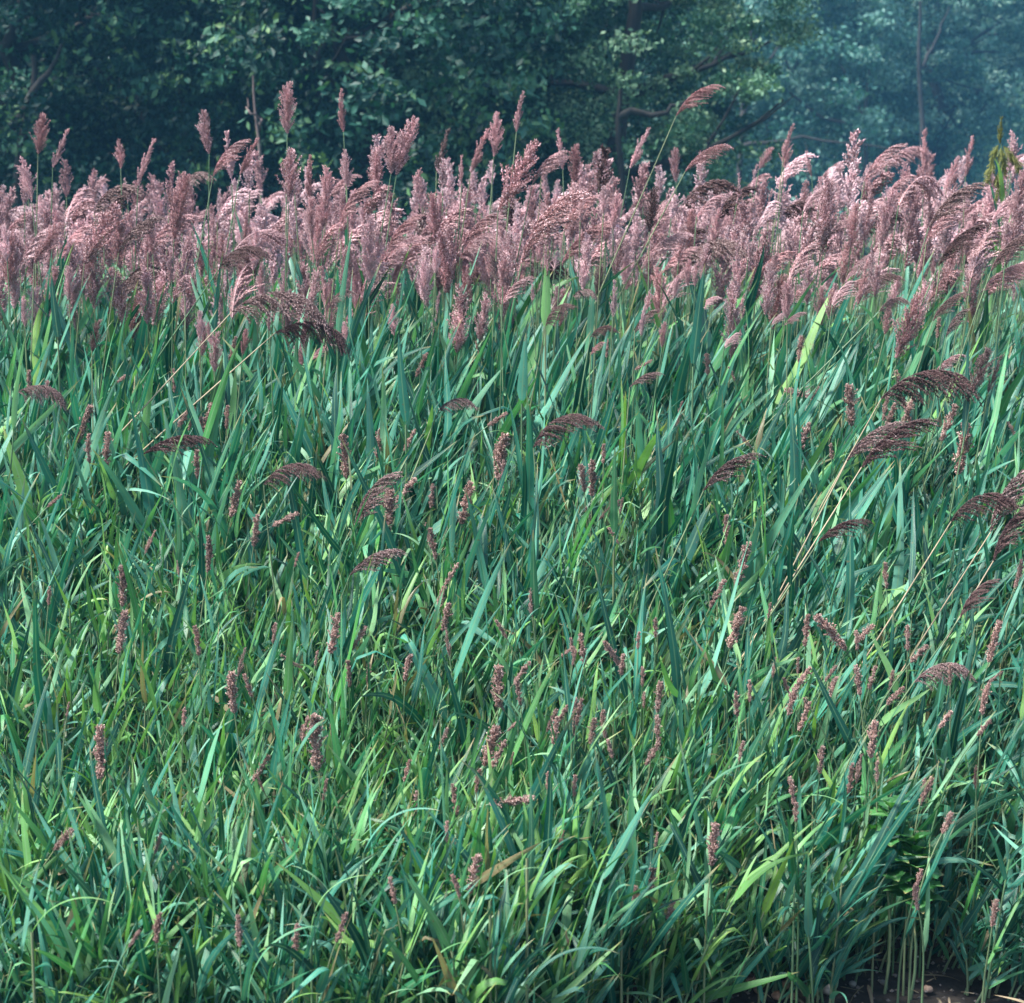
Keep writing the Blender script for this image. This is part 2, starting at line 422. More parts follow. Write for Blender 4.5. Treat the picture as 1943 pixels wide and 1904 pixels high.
JG, JT, JS = Join(), Join(), Join()
def make_bank():
    # narrow-leaved grass
    G = []
    for (x, y) in scatter(3500, 3.70, 6.5, 1.15):
        h = canopy(y) * random.uniform(.78, 1.03) - .06
        rightness = x / (TW * y)
        green = random.random() < np.interp(rightness, [-1, -.2, .5, 1], [.75, .9, .55, .22]) * np.interp(y, [4, 4.4, 5.5, 6.2], [.6, 1, .8, .15])
        mat = M_GRASS if green else M_TEAL
        if y < front(x) + .3 and random.random() < (.72 if x > .2 else .5): h = random.uniform(.05, .24)
        G.append(plant_spec('grass', x, y, max(.06, h), wind(x, y) * .6, (random.choice([0, 0, math.pi]) if rightness < .2 else 0, 1.2), random.randint(7, 9) + (3 if y < 4.6 else 0), mat))
    vis = []
    for i, sp in enumerate(G):
        px, py = screen(sp['x'], sp['y'], sp['h'])
        if 0 < px < 1943 and py < 1990: vis.append((sp['y'], i))
    vis.sort()
    chosen = {i for _, i in vis[:290]}
    for i, sp in enumerate(G):
        if i in chosen:
            px, py = screen(sp['x'], sp['y'], sp['h'])
            gcol = 'fresh green' if sp['mat'] is M_GRASS else 'blue green'
            row = 'along the bottom edge' if sp['y'] < 4.15 else ('behind front rows' if sp['y'] > 4.4 else 'in the front rows')
            z = zone(px, py)
            pool(as_thing(sp, 'grass_plant', '-', 'grass plant', '-'), f"{gcol} {lean_word(sp['lean'][1])} grass {row}, {z}", px, py)
        else: join_spec(JG if sp['mat'] is M_GRASS else JT, sp, JS)
    # broad-leaved reeds
    Rr = []
    pts = scatter(300, 4.0, 7.3, .85)
    for (x, y) in pts:
        h = canopy(y) * random.uniform(.80, 1.06) - .12
        mat = M_TEAL if random.random() < (.9 if y < 5.2 else .82) else M_GRASS
        sp = plant_spec('reed', x, y, max(.22, h), wind(x, y), (0, 1.1), random.randint(5, 7), mat)
        px, py = screen(x, y, h)
        hue = 'deep teal' if mat is M_TEAL else 'bright green'
        ht = 'knee-high' if y < 4.7 else ('waist-high' if y < 6 else 'chest-high')
        pos = 'near the front' if y < 4.9 else ('halfway up the bank' if y < 6.1 else 'just below the pink plumes')
        z = zone(px, py)
        pool(as_thing(sp, 'reed_plant', '-', 'reed', '-'), f'{ht} {hue} reed {pos}, {z}', px, py)
    for (x, y) in scatter(950, 5.3, 8.6, .9):
        h = canopy(y) * random.uniform(.70, 1.0) - .10
        mat = M_TEAL if random.random() < .85 else M_GRASS
        join_spec(JG if mat is M_GRASS else JT, plant_spec('reed', x, y, h, wind(x, y), (0, 1.2), random.randint(5, 7), mat), JS)
    for (x, y) in scatter(420, 8.4, 14, 1.0):
        h = canopy(y) * random.uniform(.7, .92) - .1
        join_spec(JT if random.random() < .6 else JG, plant_spec('reed', x, y, h, wind(x, y), (0, 1.2), 6, M_TEAL), JS)
make_bank()

# ------------------------------------------------------------------ plumes
def spindles(P, D, ln, rd):
    """P,D (n,3), ln,rd (n,) -> little six-sided grains"""
    n = len(P)
    D = D / np.linalg.norm(D, axis=1, keepdims=True)
    ref = np.where(np.abs(D[:, 2:3]) > .9, [[1, 0, 0]], [[0, 0, 1]])
    A = np.cross(D, ref); A /= np.linalg.norm(A, axis=1, keepdims=True); B = np.cross(D, A)
    V = np.empty((n, 5, 3))
    V[:, 0] = P - D * ln[:, None] * .4; V[:, 1] = P + D * ln[:, None] * .6
    for k in range(3):
        a = 2 * math.pi * k / 3
        V[:, 2 + k] = P + (A * math.cos(a) + B * math.sin(a)) * rd[:, None] - D * ln[:, None] * .05
    f = np.array([(0, 3, 2), (0, 4, 3), (0, 2, 4), (1, 2, 3), (1, 3, 4), (1, 4, 2)])
    F = (np.arange(n)[:, None, None] * 5 + f[None]).reshape(-1, 3)
    return V.reshape(-1, 3), F
def strand_tube(pts, r0):
    """thin three-sided stalk as triangles"""
    V, F = tube(pts, [r0 * (1 - .7 * i / (len(pts) - 1)) for i in range(len(pts))], 3)
    T = np.concatenate([F[:, [0, 1, 2]], F[:, [0, 2, 3]]])
    return V, T
def plume_arrays(style, seed, dens=1.0, grain=1.0, wm=1.0):
    r = np.random.default_rng(seed)
    J = Join()
    L_ = {'upright': .26, 'slim': .24, 'flag': .27, 'nod': .30, 'grain': .13}[style] * r.uniform(.92, 1.08)
    b0, b1 = {'upright': (0, r.uniform(-.1, .25)), 'slim': (0, r.uniform(.0, .35)), 'flag': (.25, 1.25), 'nod': (.40, r.uniform(1.55, 1.95)), 'grain': (0, r.uniform(-.15, .35))}[style]
    n = 24
    t = np.linspace(0, 1, n); th = b0 + (b1 - b0) * t**1.2
    x = np.concatenate([[0], np.cumsum(np.sin(th[1:]) * L_ / (n - 1))]); z = np.concatenate([[0], np.cumsum(np.cos(th[1:]) * L_ / (n - 1))])
    AX = np.stack([x, 0 * x, z], 1)
    TT = np.stack([np.sin(th), 0 * th, np.cos(th)], 1)
    V, T = strand_tube([Vector(p) for p in AX], .0022); J.add(V, T, None, .5)
    P = []; D = []; R = []; LN = []; RD = []
    whorls = int({'upright': 14, 'slim': 11, 'flag': 15, 'nod': 18, 'grain': 20}[style] * wm)
    per = {'upright': 5, 'slim': 4, 'flag': 4, 'nod': 5, 'grain': 8}[style]
    for wv in range(whorls):
        s = (wv + r.uniform(.1, .7)) / whorls * .95
        gap = r.choice([.75, .9, 1, 1.3])
        for q in range(per + (1 if wv < 4 else 0)):
            az = r.uniform(0, 2 * math.pi)
            i = int(s * (n - 1))
            p = AX[i].copy(); tdir = TT[i]
            out = np.array([math.cos(az), math.sin(az), 0])
            out = out - tdir * out.dot(tdir); out /= np.linalg.norm(out) + 1e-6
            br = r.uniform(.65, 1.3)
            if style == 'upright': bl = L_ * (.07 + .34 * (1 - s)**.75) * br * (.8 if s < .1 else 1) * (1.25 if q == 0 else 1); ang = rad(r.uniform(14, 34)); droop = .12
            elif style == 'slim': bl = L_ * (.07 + .26 * (1 - s)) * br; ang = rad(r.uniform(9, 24)); droop = .05
            elif style == 'grain': bl = L_ * (.04 + .10 * math.sin(math.pi * (.10 + .86 * s))**.8) * br * gap; ang = rad(r.uniform(16, 44)); droop = .1
            elif style == 'flag':
                bl = L_ * (.22 + .36 * (1 - s)) * br; ang = rad(r.uniform(12, 28)); droop = .75
                out = out * [.6, .65, .5] + np.array([.55, 0, -.25]); out /= np.linalg.norm(out)
            else:
                bl = L_ * (.14 + .32 * math.sin(math.pi * (.25 + .6 * (1 - s)))) * br; ang = rad(r.uniform(15, 35)); droop = 1.2
                out = out * [.3, .7, .3] + np.array([.25, 0, -.7]); out /= np.linalg.norm(out)
            d = tdir * math.cos(ang) + out * math.sin(ang)
            stp = .0052 / dens**.5
            m = max(3, int(bl / (stp * (.78 if style == 'grain' else 1))))
            pts = []
            for k in range(m):
                f = k / m
                dd = d + np.array([.35 * droop * f, 0, -droop * f]); dd /= np.linalg.norm(dd)
                p = p + dd * (bl / m)
                pts.append(p)
                # short side stalks make the branch a soft, tapering finger
                fat = {'upright': .0095, 'slim': .0065, 'flag': .0055, 'nod': .0062, 'grain': .0036}[style] * math.sin(math.pi * (.12 + .80 * f))**.7
                for c in range(2 if style in ('flag', 'nod') or dens < .5 else 3):
                    off = r.normal(0, 1, 3); off /= np.linalg.norm(off) + 1e-6
                    P.append(p + off * fat * r.uniform(.3, 1)); D.append(dd * 1.2 + off * .8)
                    lg = {'upright': .0078, 'slim': .0070, 'flag': .0080, 'nod': .0080, 'grain': .0042}[style]
                    LN.append(lg * r.uniform(.7, 1.25) * grain); RD.append({'grain': .0019, 'nod': .0017, 'flag': .0019}.get(style, .0021) * r.uniform(.8, 1.2) * grain); R.append(r.random() * (.9 if style == 'grain' else .55))
            if len(pts) > 3 and dens > .8:
                V, T = strand_tube([Vector(a_) for a_ in pts[::3]], .0009)
                J.add(V, T, None, .1)
    P = np.array(P); D = np.array(D); keep = np.arange(len(P))
    V, F = spindles(P, D, np.array(LN), np.array(RD))
    J.add(V, F, None, np.repeat(np.array(R), 5))
    tip = AX[-1] + TT[-1] * L_ * .06
    return J, tip
PLUME = {}
def get_plume(style, k, mat):
    key = (style, k, mat.name)
    if key not in PLUME:
        J, tip = plume_arrays(style, 100 + k * 13 + len(style) * 7)
        nm = 'seed_head' if style == 'grain' else 'plume'
        PLUME[key] = (J.mesh(nm, mat, False), tip)
    return PLUME[key]

def plume_reed(px0, py0, px1, py1, d, style, k, mat, label, name='plumed_reed', cat='plumed reed', group=None, foot=None, stem_mat=None, leaves=2, thick=1.0, face=0):
    """reed whose flower head runs from (px0,py0) to (px1,py1) at distance d; its stalk comes up from the ground"""
    P = at(px0, py0, d); Q = at(px1, py1, d)
    me, tip = get_plume(style, k, mat)
    v = Q - P
    want = math.atan2(v.x, v.z); have = math.atan2(tip[0], tip[2])
    flip = 1
    if style in ('flag', 'nod', 'slim', 'upright') and v.x < 0 and style in ('flag', 'nod'): flip = -1; have = -have
    s = math.hypot(v.x, v.z) / math.hypot(tip[0], tip[2])
    ry = want - have
    T = Vector((math.sin(ry + flip * {'flag': .25, 'nod': .45}.get(style, 0)), 0, math.cos(ry + flip * {'flag': .25, 'nod': .45}.get(style, 0))))
    if foot:      # a second point of the visible stalk gives its lean
        Fp = at(foot[0], foot[1], d)
        T = (P - Fp).normalized()
        bx = Fp.x - T.x / max(T.z, .3) * max(Fp.z, 0) * .55
        low = Fp
        base = Vector((bx, d + .05, -.01))
        pts = bez(base, base + Vector((0, 0, Fp.z * .5)), Fp - T * Fp.z * .35, Fp, 8)[:-1] + bez(Fp, Fp + T * (P - Fp).length * .35, P - T * (P - Fp).length * .35, P, 8)
    else:
        lean = max(-.35, min(.5, T.x * .6))
        base = Vector((P.x - lean * P.z * .5, d + random.uniform(0, .06), -.01))
        pts = bez(base, base + Vector((0, 0, P.z * .4)), P - T * P.z * .35, P, 12)
    if d < 6.1 and style in ('flag', 'nod'): s *= 1.24 if stem_mat else 1.22
    root = thing(name, label, cat, base, group)
    n = len(pts) - 1
    V, F = tube([p - base for p in pts], [(.0038 - .0020 * i / n) * thick for i in range(n + 1)], 6)
    obj('stem', mesh_np('stem', V, F, stem_mat or M_STEM), root)
    o = obj('seed_head' if style == 'grain' else 'plume', me, root, P - base, (0, 0, 0), (s, s, s))
    M = Matrix.Rotation(ry, 3, 'Y')
    if flip < 0: M = M @ Matrix.Rotation(math.pi, 3, 'Z')
    else: M = M @ Matrix.Rotation(face, 3, 'Z') if style in ('upright', 'grain') else M
    o.rotation_euler = M.to_euler()
    for q in range(leaves):
        f = random.uniform(.45, .8)
        p = pts[int(f * n)] - base
        L_ = random.uniform(.2, .34)
        if p.z + L_ > 1.5: p = (pts[int(.5 * n)] - base)
        if p.z + L_ > 1.55: continue
        obj('leaf', leaf_me(random.choice([0, 1, 6, 7, 13, 4]), M_TEAL if random.random() < .7 else M_GRASS), root, p, (0, 0, random.gauss(0, 1)), (L_, L_ * .9, L_))
    return root

U, SL, FL, ND, GR = 'upright', 'slim', 'flag', 'nod', 'grain'
HERO = [
 # px0 py0 px1 py1 dist style variant material label foot
 (72, 292, 82, 210, 7.4, U, 0, M_PINK, 'upright pink plume standing highest at the far left edge', (70, 400)),
 (100, 318, 131, 241, 7.4, SL, 1, M_PINK, 'slender pink plume leaning right beside the highest far left plume', (98, 400)),
 (229, 320, 225, 263, 7.6, U, 1, M_PINK, 'short pink plume alone on a thin stalk left of the dense clumps', (232, 410)),
 (262, 352, 297, 257, 7.6, SL, 0, M_PINK, 'slim pink plume leaning right, second from the lone short one', (260, 400)),
 (397, 292, 386, 206, 7.6, U, 2, M_PINK, 'upright pink plume on thin stalk over the left half clumps', (396, 420)),
 (404, 335, 466, 264, 7.3, FL, 0, M_PINK, 'wind-combed pink plume arching right beneath the upright pair at left', (385, 440)),
 (455, 332, 493, 257, 7.5, SL, 2, M_PINK, 'narrow pink plume leaning right above an arching plume at left', (440, 420)),
 (545, 254, 547, 153, 7.2, U, 3, M_PINK, 'tallest upright pink plume with spread lobes, against the dark trees', (543, 420)),
 (652, 250, 649, 165, 7.3, SL, 3, M_PINK, 'very slim upright pink plume on a bare stalk right of the tallest', (657, 360)),
 (742, 330, 741, 234, 7.3, U, 0, M_PINK, 'broad pink plume, left one of a crossed pair above the band', (722, 450)),
 (752, 332, 790, 219, 7.3, U, 2, M_PINK, 'broad pink plume leaning right, right one of a crossed pair', (735, 450)),
 (828, 325, 853, 240, 8.4, SL, 1, M_DARK, 'thin dusky plume standing between crossed pair and centre group', (826, 420)),
 (876, 350, 877, 290, 7.4, SL, 0, M_PINK, 'small slim plume just left of the leaning centre plumes', (872, 410)),
 (893, 328, 930, 238, 7.5, SL, 2, M_PINK, 'leaning loose pink plume left of the centre line', (880, 420)),
 (937, 297, 943, 211, 7.5, U, 1, M_PINK, 'forked pink plume standing just left of the picture centre', (930, 400)),
 (980, 250, 995, 170, 7.3, SL, 3, M_PINK, 'tallest slim plume near the centre, on a straight stalk', (965, 400)),
 (1068, 322, 1058, 240, 7.8, SL, 1, M_PINK, 'slim plume right of centre, tilting slightly left', (1070, 400)),
 (1092, 352, 1092, 272, 8.4, U, 3, M_PINK, 'small soft plume right of centre before the dark tree gap', (1090, 420)),
 (1195, 320, 1236, 237, 8.6, SL, 2, M_PINK, 'blurred slender plume leaning right, left of the long slanting stalk', (1180, 400)),
 (1283, 220, 1361, 160, 6.9, FL, 1, M_PINK, 'flag-like plume on the long slanting bare stalk against blue trees', (1200, 412)),
 (1300, 326, 1379, 274, 7.0, FL, 2, M_PINK, 'wind-swept feather plume below the plume on the slanting stalk', (1240, 440)),
 (1283, 346, 1282, 278, 9.5, U, 2, M_PINK, 'small distant upright plume between the two slanting stalks', (1283, 420)),
 (1487, 300, 1508, 232, 8.0, SL, 3, M_PINK, 'slim plume topping a stalk at right, before the blue haze', (1475, 390)),
 (1488, 318, 1494, 262, 8.05, U, 0, M_PINK, 'rounded tuft close against the slim stalk at right', (1480, 390)),
 (1440, 322, 1466, 278, 9.0, U, 3, M_PINK, 'small leaning tuft left of the slim right-hand stalk', (1430, 380)),
 (1540, 335, 1530, 282, 8.6, SL, 0, M_PINK, 'narrow tuft right of the slim right-hand stalk', (1545, 400)),
 (1640, 345, 1712, 272, 8.2, FL, 0, M_PINK, 'arching blurred plume in the right third above the band', (1630, 400)),
 (1752, 348, 1755, 240, 8.6, SL, 1, M_PINK, 'tall blurred spear-like plume in the right third', (1750, 420)),
 (1795, 360, 1820, 296, 8.6, U, 1, M_PINK, 'blurred plume between the tall spear and the right edge', (1790, 420)),
 (1832, 335, 1848, 252, 8.8, SL, 2, M_PINK, 'blurred spear-like plume left of the olive weed', (1828, 420)),
 # dense big ones in the band
 (945, 400, 1020, 265, 6.9, U, 1, M_PINK, 'largest bushy pink plume at the picture centre', (940, 520)),
 (1010, 350, 1070, 285, 6.9, FL, 1, M_PINK, 'combed pink plume just right of the largest bushy plume', (990, 450)),
 (990, 500, 1095, 362, 6.7, FL, 2, M_PINK, 'long dusky plume sweeping right under the centre bushy plume', (960, 640)),
 (1070, 440, 1130, 370, 6.8, FL, 0, M_PINK, 'pale nodding plume with frosted rim right of centre', (1060, 560)),
 (1232, 440, 1243, 352, 6.8, U, 3, M_DARK, 'dense dark upright plume in front of pale ones right of centre', (1230, 560)),
 (548, 382, 551, 275, 7.1, U, 0, M_PINK, 'upright pink plume directly below the tallest one', (545, 460)),
 (590, 392, 590, 290, 7.4, SL, 3, M_PINK, 'pointed plume right of the one under the tallest', (590, 450)),
 (645, 430, 705, 343, 6.9, FL, 1, M_PINK, 'wide combed plume sweeping right in the left-centre band', (630, 560)),
 (330, 455, 355, 325, 7.0, U, 2, M_PINK, 'bushy plume rising from the left band before the dark trees', (325, 560)),
 (60, 385, 40, 316, 7.0, FL, 2, M_PINK, 'frosted plume bending left at the left edge', (70, 470)),
 (65, 500, 118, 420, 6.7, U, 3, M_PINK, 'wide fluffy plume low in the left band above tall blades', (62, 590)),
 (160, 500, 225, 380, 6.8, U, 0, M_PINK, 'long plume leaning right in the left band', (150, 600)),
 (225, 480, 300, 410, 6.7, FL, 2, M_DARK, 'dark-bellied combed plume in the left band', (210, 590)),
 (415, 512, 497, 470, 6.5, ND, 0, M_DARK, 'dark drooping plume on a slanting stalk in the left band', (375, 570)),
 (440, 592, 576, 588, 6.0, ND, 1, M_DARK, 'big dark drooping plume arching right on a long pale slanting stalk', (265, 782)),
 (522, 632, 630, 640, 6.0, ND, 2, M_DARK, 'second dark drooping plume, lower right of the big one', (400, 740)),
 (625, 585, 665, 550, 6.4, ND, 3, M_DARK, 'small dark drooping tuft above the broad blades', (620, 650)),
 (32, 745, 106, 752, 5.7, ND, 0, M_DARK, 'small arching plume low at the far left', (25, 830)),
 (272, 862, 372, 838, 5.3, FL, 1, M_DARK, 'fluffy combed plume hanging over leaves in the left half', (330, 960)),
 (500, 920, 580, 892, 5.15, ND, 2, M_DARK, 'dark nodding plume with pale dry sheath left of centre', (512, 1040)),
 (672, 1003, 735, 915, 5.1, FL, 0, M_DARK, 'brown combed plume like a brush left of centre', (640, 1120)),
 (664, 1092, 741, 1052, 4.95, FL, 2, M_DARK, 'small dark brush-like plume on a slanting stalk below another', (615, 1220)),
 (832, 780, 885, 765, 5.6, ND, 3, M_DARK, 'thin arching plume hidden among blades left of centre', (800, 860)),
 (1012, 850, 1098, 800, 5.45, ND, 1, M_DARK, 'dark plume nodding right just right of the picture centre', (1020, 950)),
 (1120, 640, 1165, 620, 6.3, ND, 0, M_DARK, 'small dark nodding head right of centre under the band', (1110, 700)),
 (1335, 932, 1416, 873, 5.2, FL, 1, M_DARK, 'dark brush plume leaning right in the right half', (1290, 1030)),
 (1672, 757, 1810, 728, 5.6, ND, 2, M_DARK, 'biggest dark arching plume at right on a long straw stalk', (1440, 1172)),
 (1635, 887, 1742, 812, 5.2, FL, 0, M_DARK, 'right one of two brush plumes at right on long straw stalk', (1470, 1150)),
 (1607, 875, 1692, 815, 5.22, FL, 2, M_DARK, 'left one of two brush plumes at right on long straw stalk', (1440, 1200)),
 (1805, 990, 1892, 950, 5.0, ND, 3, M_DARK, 'drooping plume near right edge on a slanting straw stalk', (1680, 1190)),
 (1552, 1030, 1628, 994, 5.0, FL, 1, M_DARK, 'thin sickle-shaped plume in the right half', (1500, 1110)),
 (1735, 1295, 1818, 1272, 4.75, ND, 0, M_DARK, 'low dark arching plume at lower right', (1690, 1360)),
 (1822, 1172, 1876, 1112, 4.85, FL, 0, M_DARK, 'small brush plume at right above the low arching one', (1760, 1260)),
 (1885, 1065, 1950, 975, 5.0, FL, 1, M_DARK, 'brush plume cut by the right edge, on a long slanting stalk', (1780, 1240)),
 (1880, 1010, 1948, 905, 5.05, FL, 2, M_DARK, 'long narrow plume at the right edge above the brush plume', (1720, 1260)),
 (1780, 505, 1868, 425, 6.3, FL, 0, M_DARK, 'big dark combed plume in front of the right band', (1740, 600)),
 (1762, 432, 1862, 346, 6.6, FL, 1, M_DARK, 'upper combed plume at right with dark belly', (1730, 540)),
 (1880, 515, 1960, 440, 6.2, FL, 2, M_DARK, 'dark combed plume cut off by the right edge', (1850, 600)),
 (1640, 560, 1700, 520, 6.3, ND, 1, M_DARK, 'dark hooked plume low in the right band', (1600, 640)),
 (1668, 592, 1718, 566, 6.25, ND, 3, M_DARK, 'thin dark hooked plume below another at right', (1610, 650)),
 (1770, 610, 1828, 555, 6.2, FL, 2, M_DARK, 'brown combed plume over the right-hand leaves', (1745, 690)),
 (1795, 640, 1835, 585, 6.1, FL, 0, M_DARK, 'second brown combed plume lower at right', (1780, 720)),
 (1700, 680, 1745, 555, 6.3, U, 1, M_PINK, 'bushy brown-pink plume standing in the right-hand leaves', (1700, 740)),
 (1195, 735, 1242, 712, 5.75, FL, 1, M_DARK, 'lower one of two short plumes stacked right of centre', (1190, 800)),
 (1205, 702, 1240, 682, 5.85, GR, 1, M_GRAIN, 'upper one of two short heads stacked right of centre', (1200, 790)),
 (1035, 620, 1080, 575, 6.2, ND, 2, M_DARK, 'drooping brown plume beside the tall blade at centre', (1020, 700)),
 (940, 540, 930, 480, 6.4, FL, 0, M_DARK, 'dark tangled tuft at the foot of the centre plumes', (955, 620)),
 (1845, 745, 1878, 655, 5.6, U, 0, M_DARK, 'brown spear head near the right edge, left of a thinner one', (1830, 830)),
 (1875, 745, 1902, 670, 5.6, SL, 1, M_DARK, 'thinner brown spear head nearest the right edge', (1860, 830)),
]
random.seed(5)
for h in HERO:
    px0, py0, px1, py1, d, st, k, mat, lab, foot = h
    straw = M_STRAW if foot and abs(foot[0] - px0) > 90 else None
    nm = ('seed_stalk', 'seed stalk') if st == GR else ('plumed_reed', 'plumed reed')
    if foot and foot[1] > 1200: nleaf = 0
    else: nleaf = 1
    plume_reed(px0, py0, px1, py1, d, st, k, mat, lab, nm[0], nm[1], None, foot, straw, nleaf, thick=.8 if not straw else .85)

# grain heads among the leaves: centre x, centre y, length, lean degrees, label
GRAINS = [
 (395, 805, 92, 10, 'stout'), (352, 790, 50, 35, 'short'), (660, 864, 92, 4, 'stout dark'), (718, 838, 62, 5, 'slim'), (955, 864, 98, 10, 'long'),
 (945, 795, 48, 55, 'bent'), (885, 952, 88, 12, 'stout'), (772, 930, 66, 40, 'tilted'), (738, 965, 90, 3, 'long ragged'), (405, 1052, 74, 18, 'tilted'),
 (447, 945, 76, 12, 'stout'), (487, 1005, 66, 10, 'clotted'), (543, 988, 62, 68, 'lying'), (158, 800, 84, 15, 'ragged'), (170, 850, 60, 0, 'pale'), (203, 852, 74, 3, 'slim'),
 (105, 950, 38, 50, 'short tilted'), (238, 1110, 84, 8, 'long'), (228, 1195, 92, 3, 'long'), (445, 1310, 88, 0, 'slender upright'), (470, 1300, 50, -20, 'short'),
 (637, 1200, 84, 14, 'stout'), (665, 1277, 56, 4, 'dark'), (845, 1168, 62, 8, 'ragged'), (775, 1265, 56, 12, 'slim'), (945, 1300, 86, 0, 'upright'),
 (985, 1312, 54, -6, 'slim'), (600, 1405, 116, -3, 'large upright'), (932, 1412, 90, 18, 'large tilted'), (908, 1480, 50, 8, 'short'), (190, 1425, 110, -2, 'long upright'),
 (1055, 1385, 56, 10, 'stout'), (1100, 1350, 56, 12, 'stout'), (1122, 1385, 56, 4, 'stout'), (1148, 1372, 60, -3, 'slim'), (1157, 1420, 40, -15, 'short'),
 (975, 1520, 92, 82, 'flat-lying'), (850, 1578, 44, 5, 'dark'), (897, 1655, 84, 8, 'large'), (872, 1680, 50, 0, 'dark'), (1353, 1600, 88, 5, 'tall dark upright'),
 (1238, 1665, 62, 2, 'narrow'), (1272, 1740, 66, 12, 'tilted'), (1204, 1700, 46, 5, 'small'), (1165, 1235, 62, -20, 'branched'), (1180, 1260, 44, 5, 'branched'), (1245, 1190, 40, 3, 'small'),
 (1212, 1215, 36, 5, 'small'), (1250, 1320, 66, 6, 'long'), (1252, 1385, 60, 4, 'stout'), (1238, 1430, 52, 30, 'tilted'), (1412, 1068, 92, 20, 'large tilted'), (1400, 1190, 88, 20, 'large tilted'),
 (1613, 765, 88, -3, 'stout upright'), (1520, 742, 66, -60, 'lying'), (1548, 745, 30, 30, 'short'), (1522, 840, 92, 24, 'large tilted'), (1833, 850, 108, 18, 'large tilted'),
 (1105, 905, 60, -8, 'curved'), (1130, 905, 76, 10, 'clotted'), (1145, 860, 40, 0, 'small'), (1578, 855, 32, 0, 'small'), (1580, 1195, 95, -32, 'long left-tilted'), (1640, 1200, 56, 40, 'short'), (1630, 1215, 40, 10, 'short'),
 (1530, 1195, 66, 4, 'slim'), (1522, 1290, 66, 35, 'ragged'), (1505, 1330, 60, 20, 'ragged'), (1580, 1310, 66, 8, 'stout'), (1633, 1290, 62, 2, 'slim'), (1655, 1285, 50, 15, 'slim'),
 (1398, 1335, 52, -2, 'short'), (1425, 1310, 46, 6, 'short'), (1655, 1400, 78, 5, 'slim'), (1870, 1325, 64, 12, 'stout'), (1886, 1215, 88, 14, 'long'), (1868, 1380, 44, 40, 'short'),
 (1795, 1365, 44, 35, 'short'), (1557, 1440, 58, 3, 'stout'), (1508, 1500, 56, 3, 'dark'), (1510, 1540, 40, 0, 'dark'), (1700, 1320, 50, 45, 'tilted'), (1745, 1240, 50, 45, 'tilted'), (1798, 1560, 50, 25, 'tilted'),
 (1940, 1090, 60, 30, 'pale pink'), (1800, 800, 80, 22, 'tilted'), (1690, 790, 60, 20, 'stout'), (1725, 780, 60, 25, 'stout'), (120, 1590, 60, 35, 'brown dry'), (300, 1760, 60, 5, 'brown dry'),
 (452, 1765, 66, -4, 'brown dry'), (562, 1780, 60, 5, 'brown dry'), (1745, 1670, 50, 20, 'purplish'), (1885, 1730, 60, 5, 'small pink'), (1740, 1700, 56, -5, 'purplish'), (1090, 1490, 44, 3, 'dark'),
 (350, 1360, 40, 5, 'small'), (95, 1130, 40, 10, 'small'), (520, 1200, 44, 5, 'small'), (380, 1215, 60, 5, 'slim'), (820, 1030, 66, -12, 'slim'), (1040, 1480, 36, 5, 'small'), (375, 880, 60, -3, 'slim'), (430, 790, 50, 0, 'rounded'),
 (232, 720, 34, 55, 'small bent'), (55, 720, 40, 0, 'small'), (820, 940, 50, 5, 'small'), (1345, 690, 44, 5, 'pink'), (1780, 620, 44, 5, 'pink'),
]
random.seed(9)
seen = {}
def where(px, py):
    row = 'upper leaves' if py < 900 else ('middle of the leaf bank' if py < 1250 else ('lower leaves' if py < 1560 else 'shaded foreground blades'))
    return row
marks = [(545, 'beneath the tallest plume')]
for gi, (cx, cy, ln, an, ad) in enumerate(GRAINS):
    a = rad(an); dx = math.sin(a) * ln / 2; dy = math.cos(a) * ln / 2
    d = canopy_hit(cx, cy) - random.uniform(.08, .18)
    d = max(d, front(at(cx, cy, 4.4).x) + .0)
    frac = int(round(cx / 1943 * 100))
    side = ('near the left edge' if frac < 8 else 'at far left' if frac < 17 else 'left' if frac < 30 else 'left of centre' if frac < 44 else 'in the middle' if frac < 56
            else 'right of centre' if frac < 68 else 'right' if frac < 82 else 'at far right' if frac < 93 else 'near the right edge')
    key = (ad, side, where(cx, cy)); seen.setdefault(key, []).append(gi)
    lab = f'{ad} brown seed head {side} in the {where(cx, cy)}'
    r_ = plume_reed(cx - dx, cy + dy, cx + dx, cy - dy, d, GR, gi % 5, M_GRAIN, lab, 'seed_stalk', 'seed stalk', None, None, None, 1, .8, random.uniform(0, 6))
    r_['_k'] = '|'.join(key)
    for c in r_.children:
        if c.name.startswith('seed_head'): q_ = random.uniform(1.05, 1.4); c.scale = (c.scale[0] * q_, c.scale[1] * q_, c.scale[2])
random.seed(31)
for i in range(95):
    cl = random.choice([(1150, 1350, 150), (1600, 1260, 140), (1000, 1350, 150), (1500, 1450, 200), (650, 1250, 260), (1250, 1050, 300), (380, 900, 300), (900, 850, 260), (1700, 1380, 160), (1650, 800, 200), (400, 1500, 260), (1000, 1650, 250)])
    cx = min(1930, max(12, random.gauss(cl[0], cl[2] * .7))); cy = min(1780, max(660, random.gauss(cl[1], cl[2] * .55)))
    ln = random.uniform(28, 66); a = random.gauss(.12, .3); dx = math.sin(a) * ln / 2; dy = math.cos(a) * ln / 2
    d = max(canopy_hit(cx, cy) - random.uniform(-.02, .12), front(at(cx, cy, 4.4).x))
    r_ = plume_reed(cx - dx, cy + dy, cx + dx, cy - dy, d, GR if random.random() < .8 else SL, i % 4, M_GRAIN, '-', 'seed_stalk', 'seed stalk', '-', None, None, 1, .8, random.uniform(0, 6))
    pool(r_, f'wispy seed spike, {where(cx, cy)}, {zone(cx, cy)}', cx, cy)
byk = {}
for o in COL.objects:
    if '_k' in o: byk.setdefault(o['_k'], []).append(o); del o['_k']
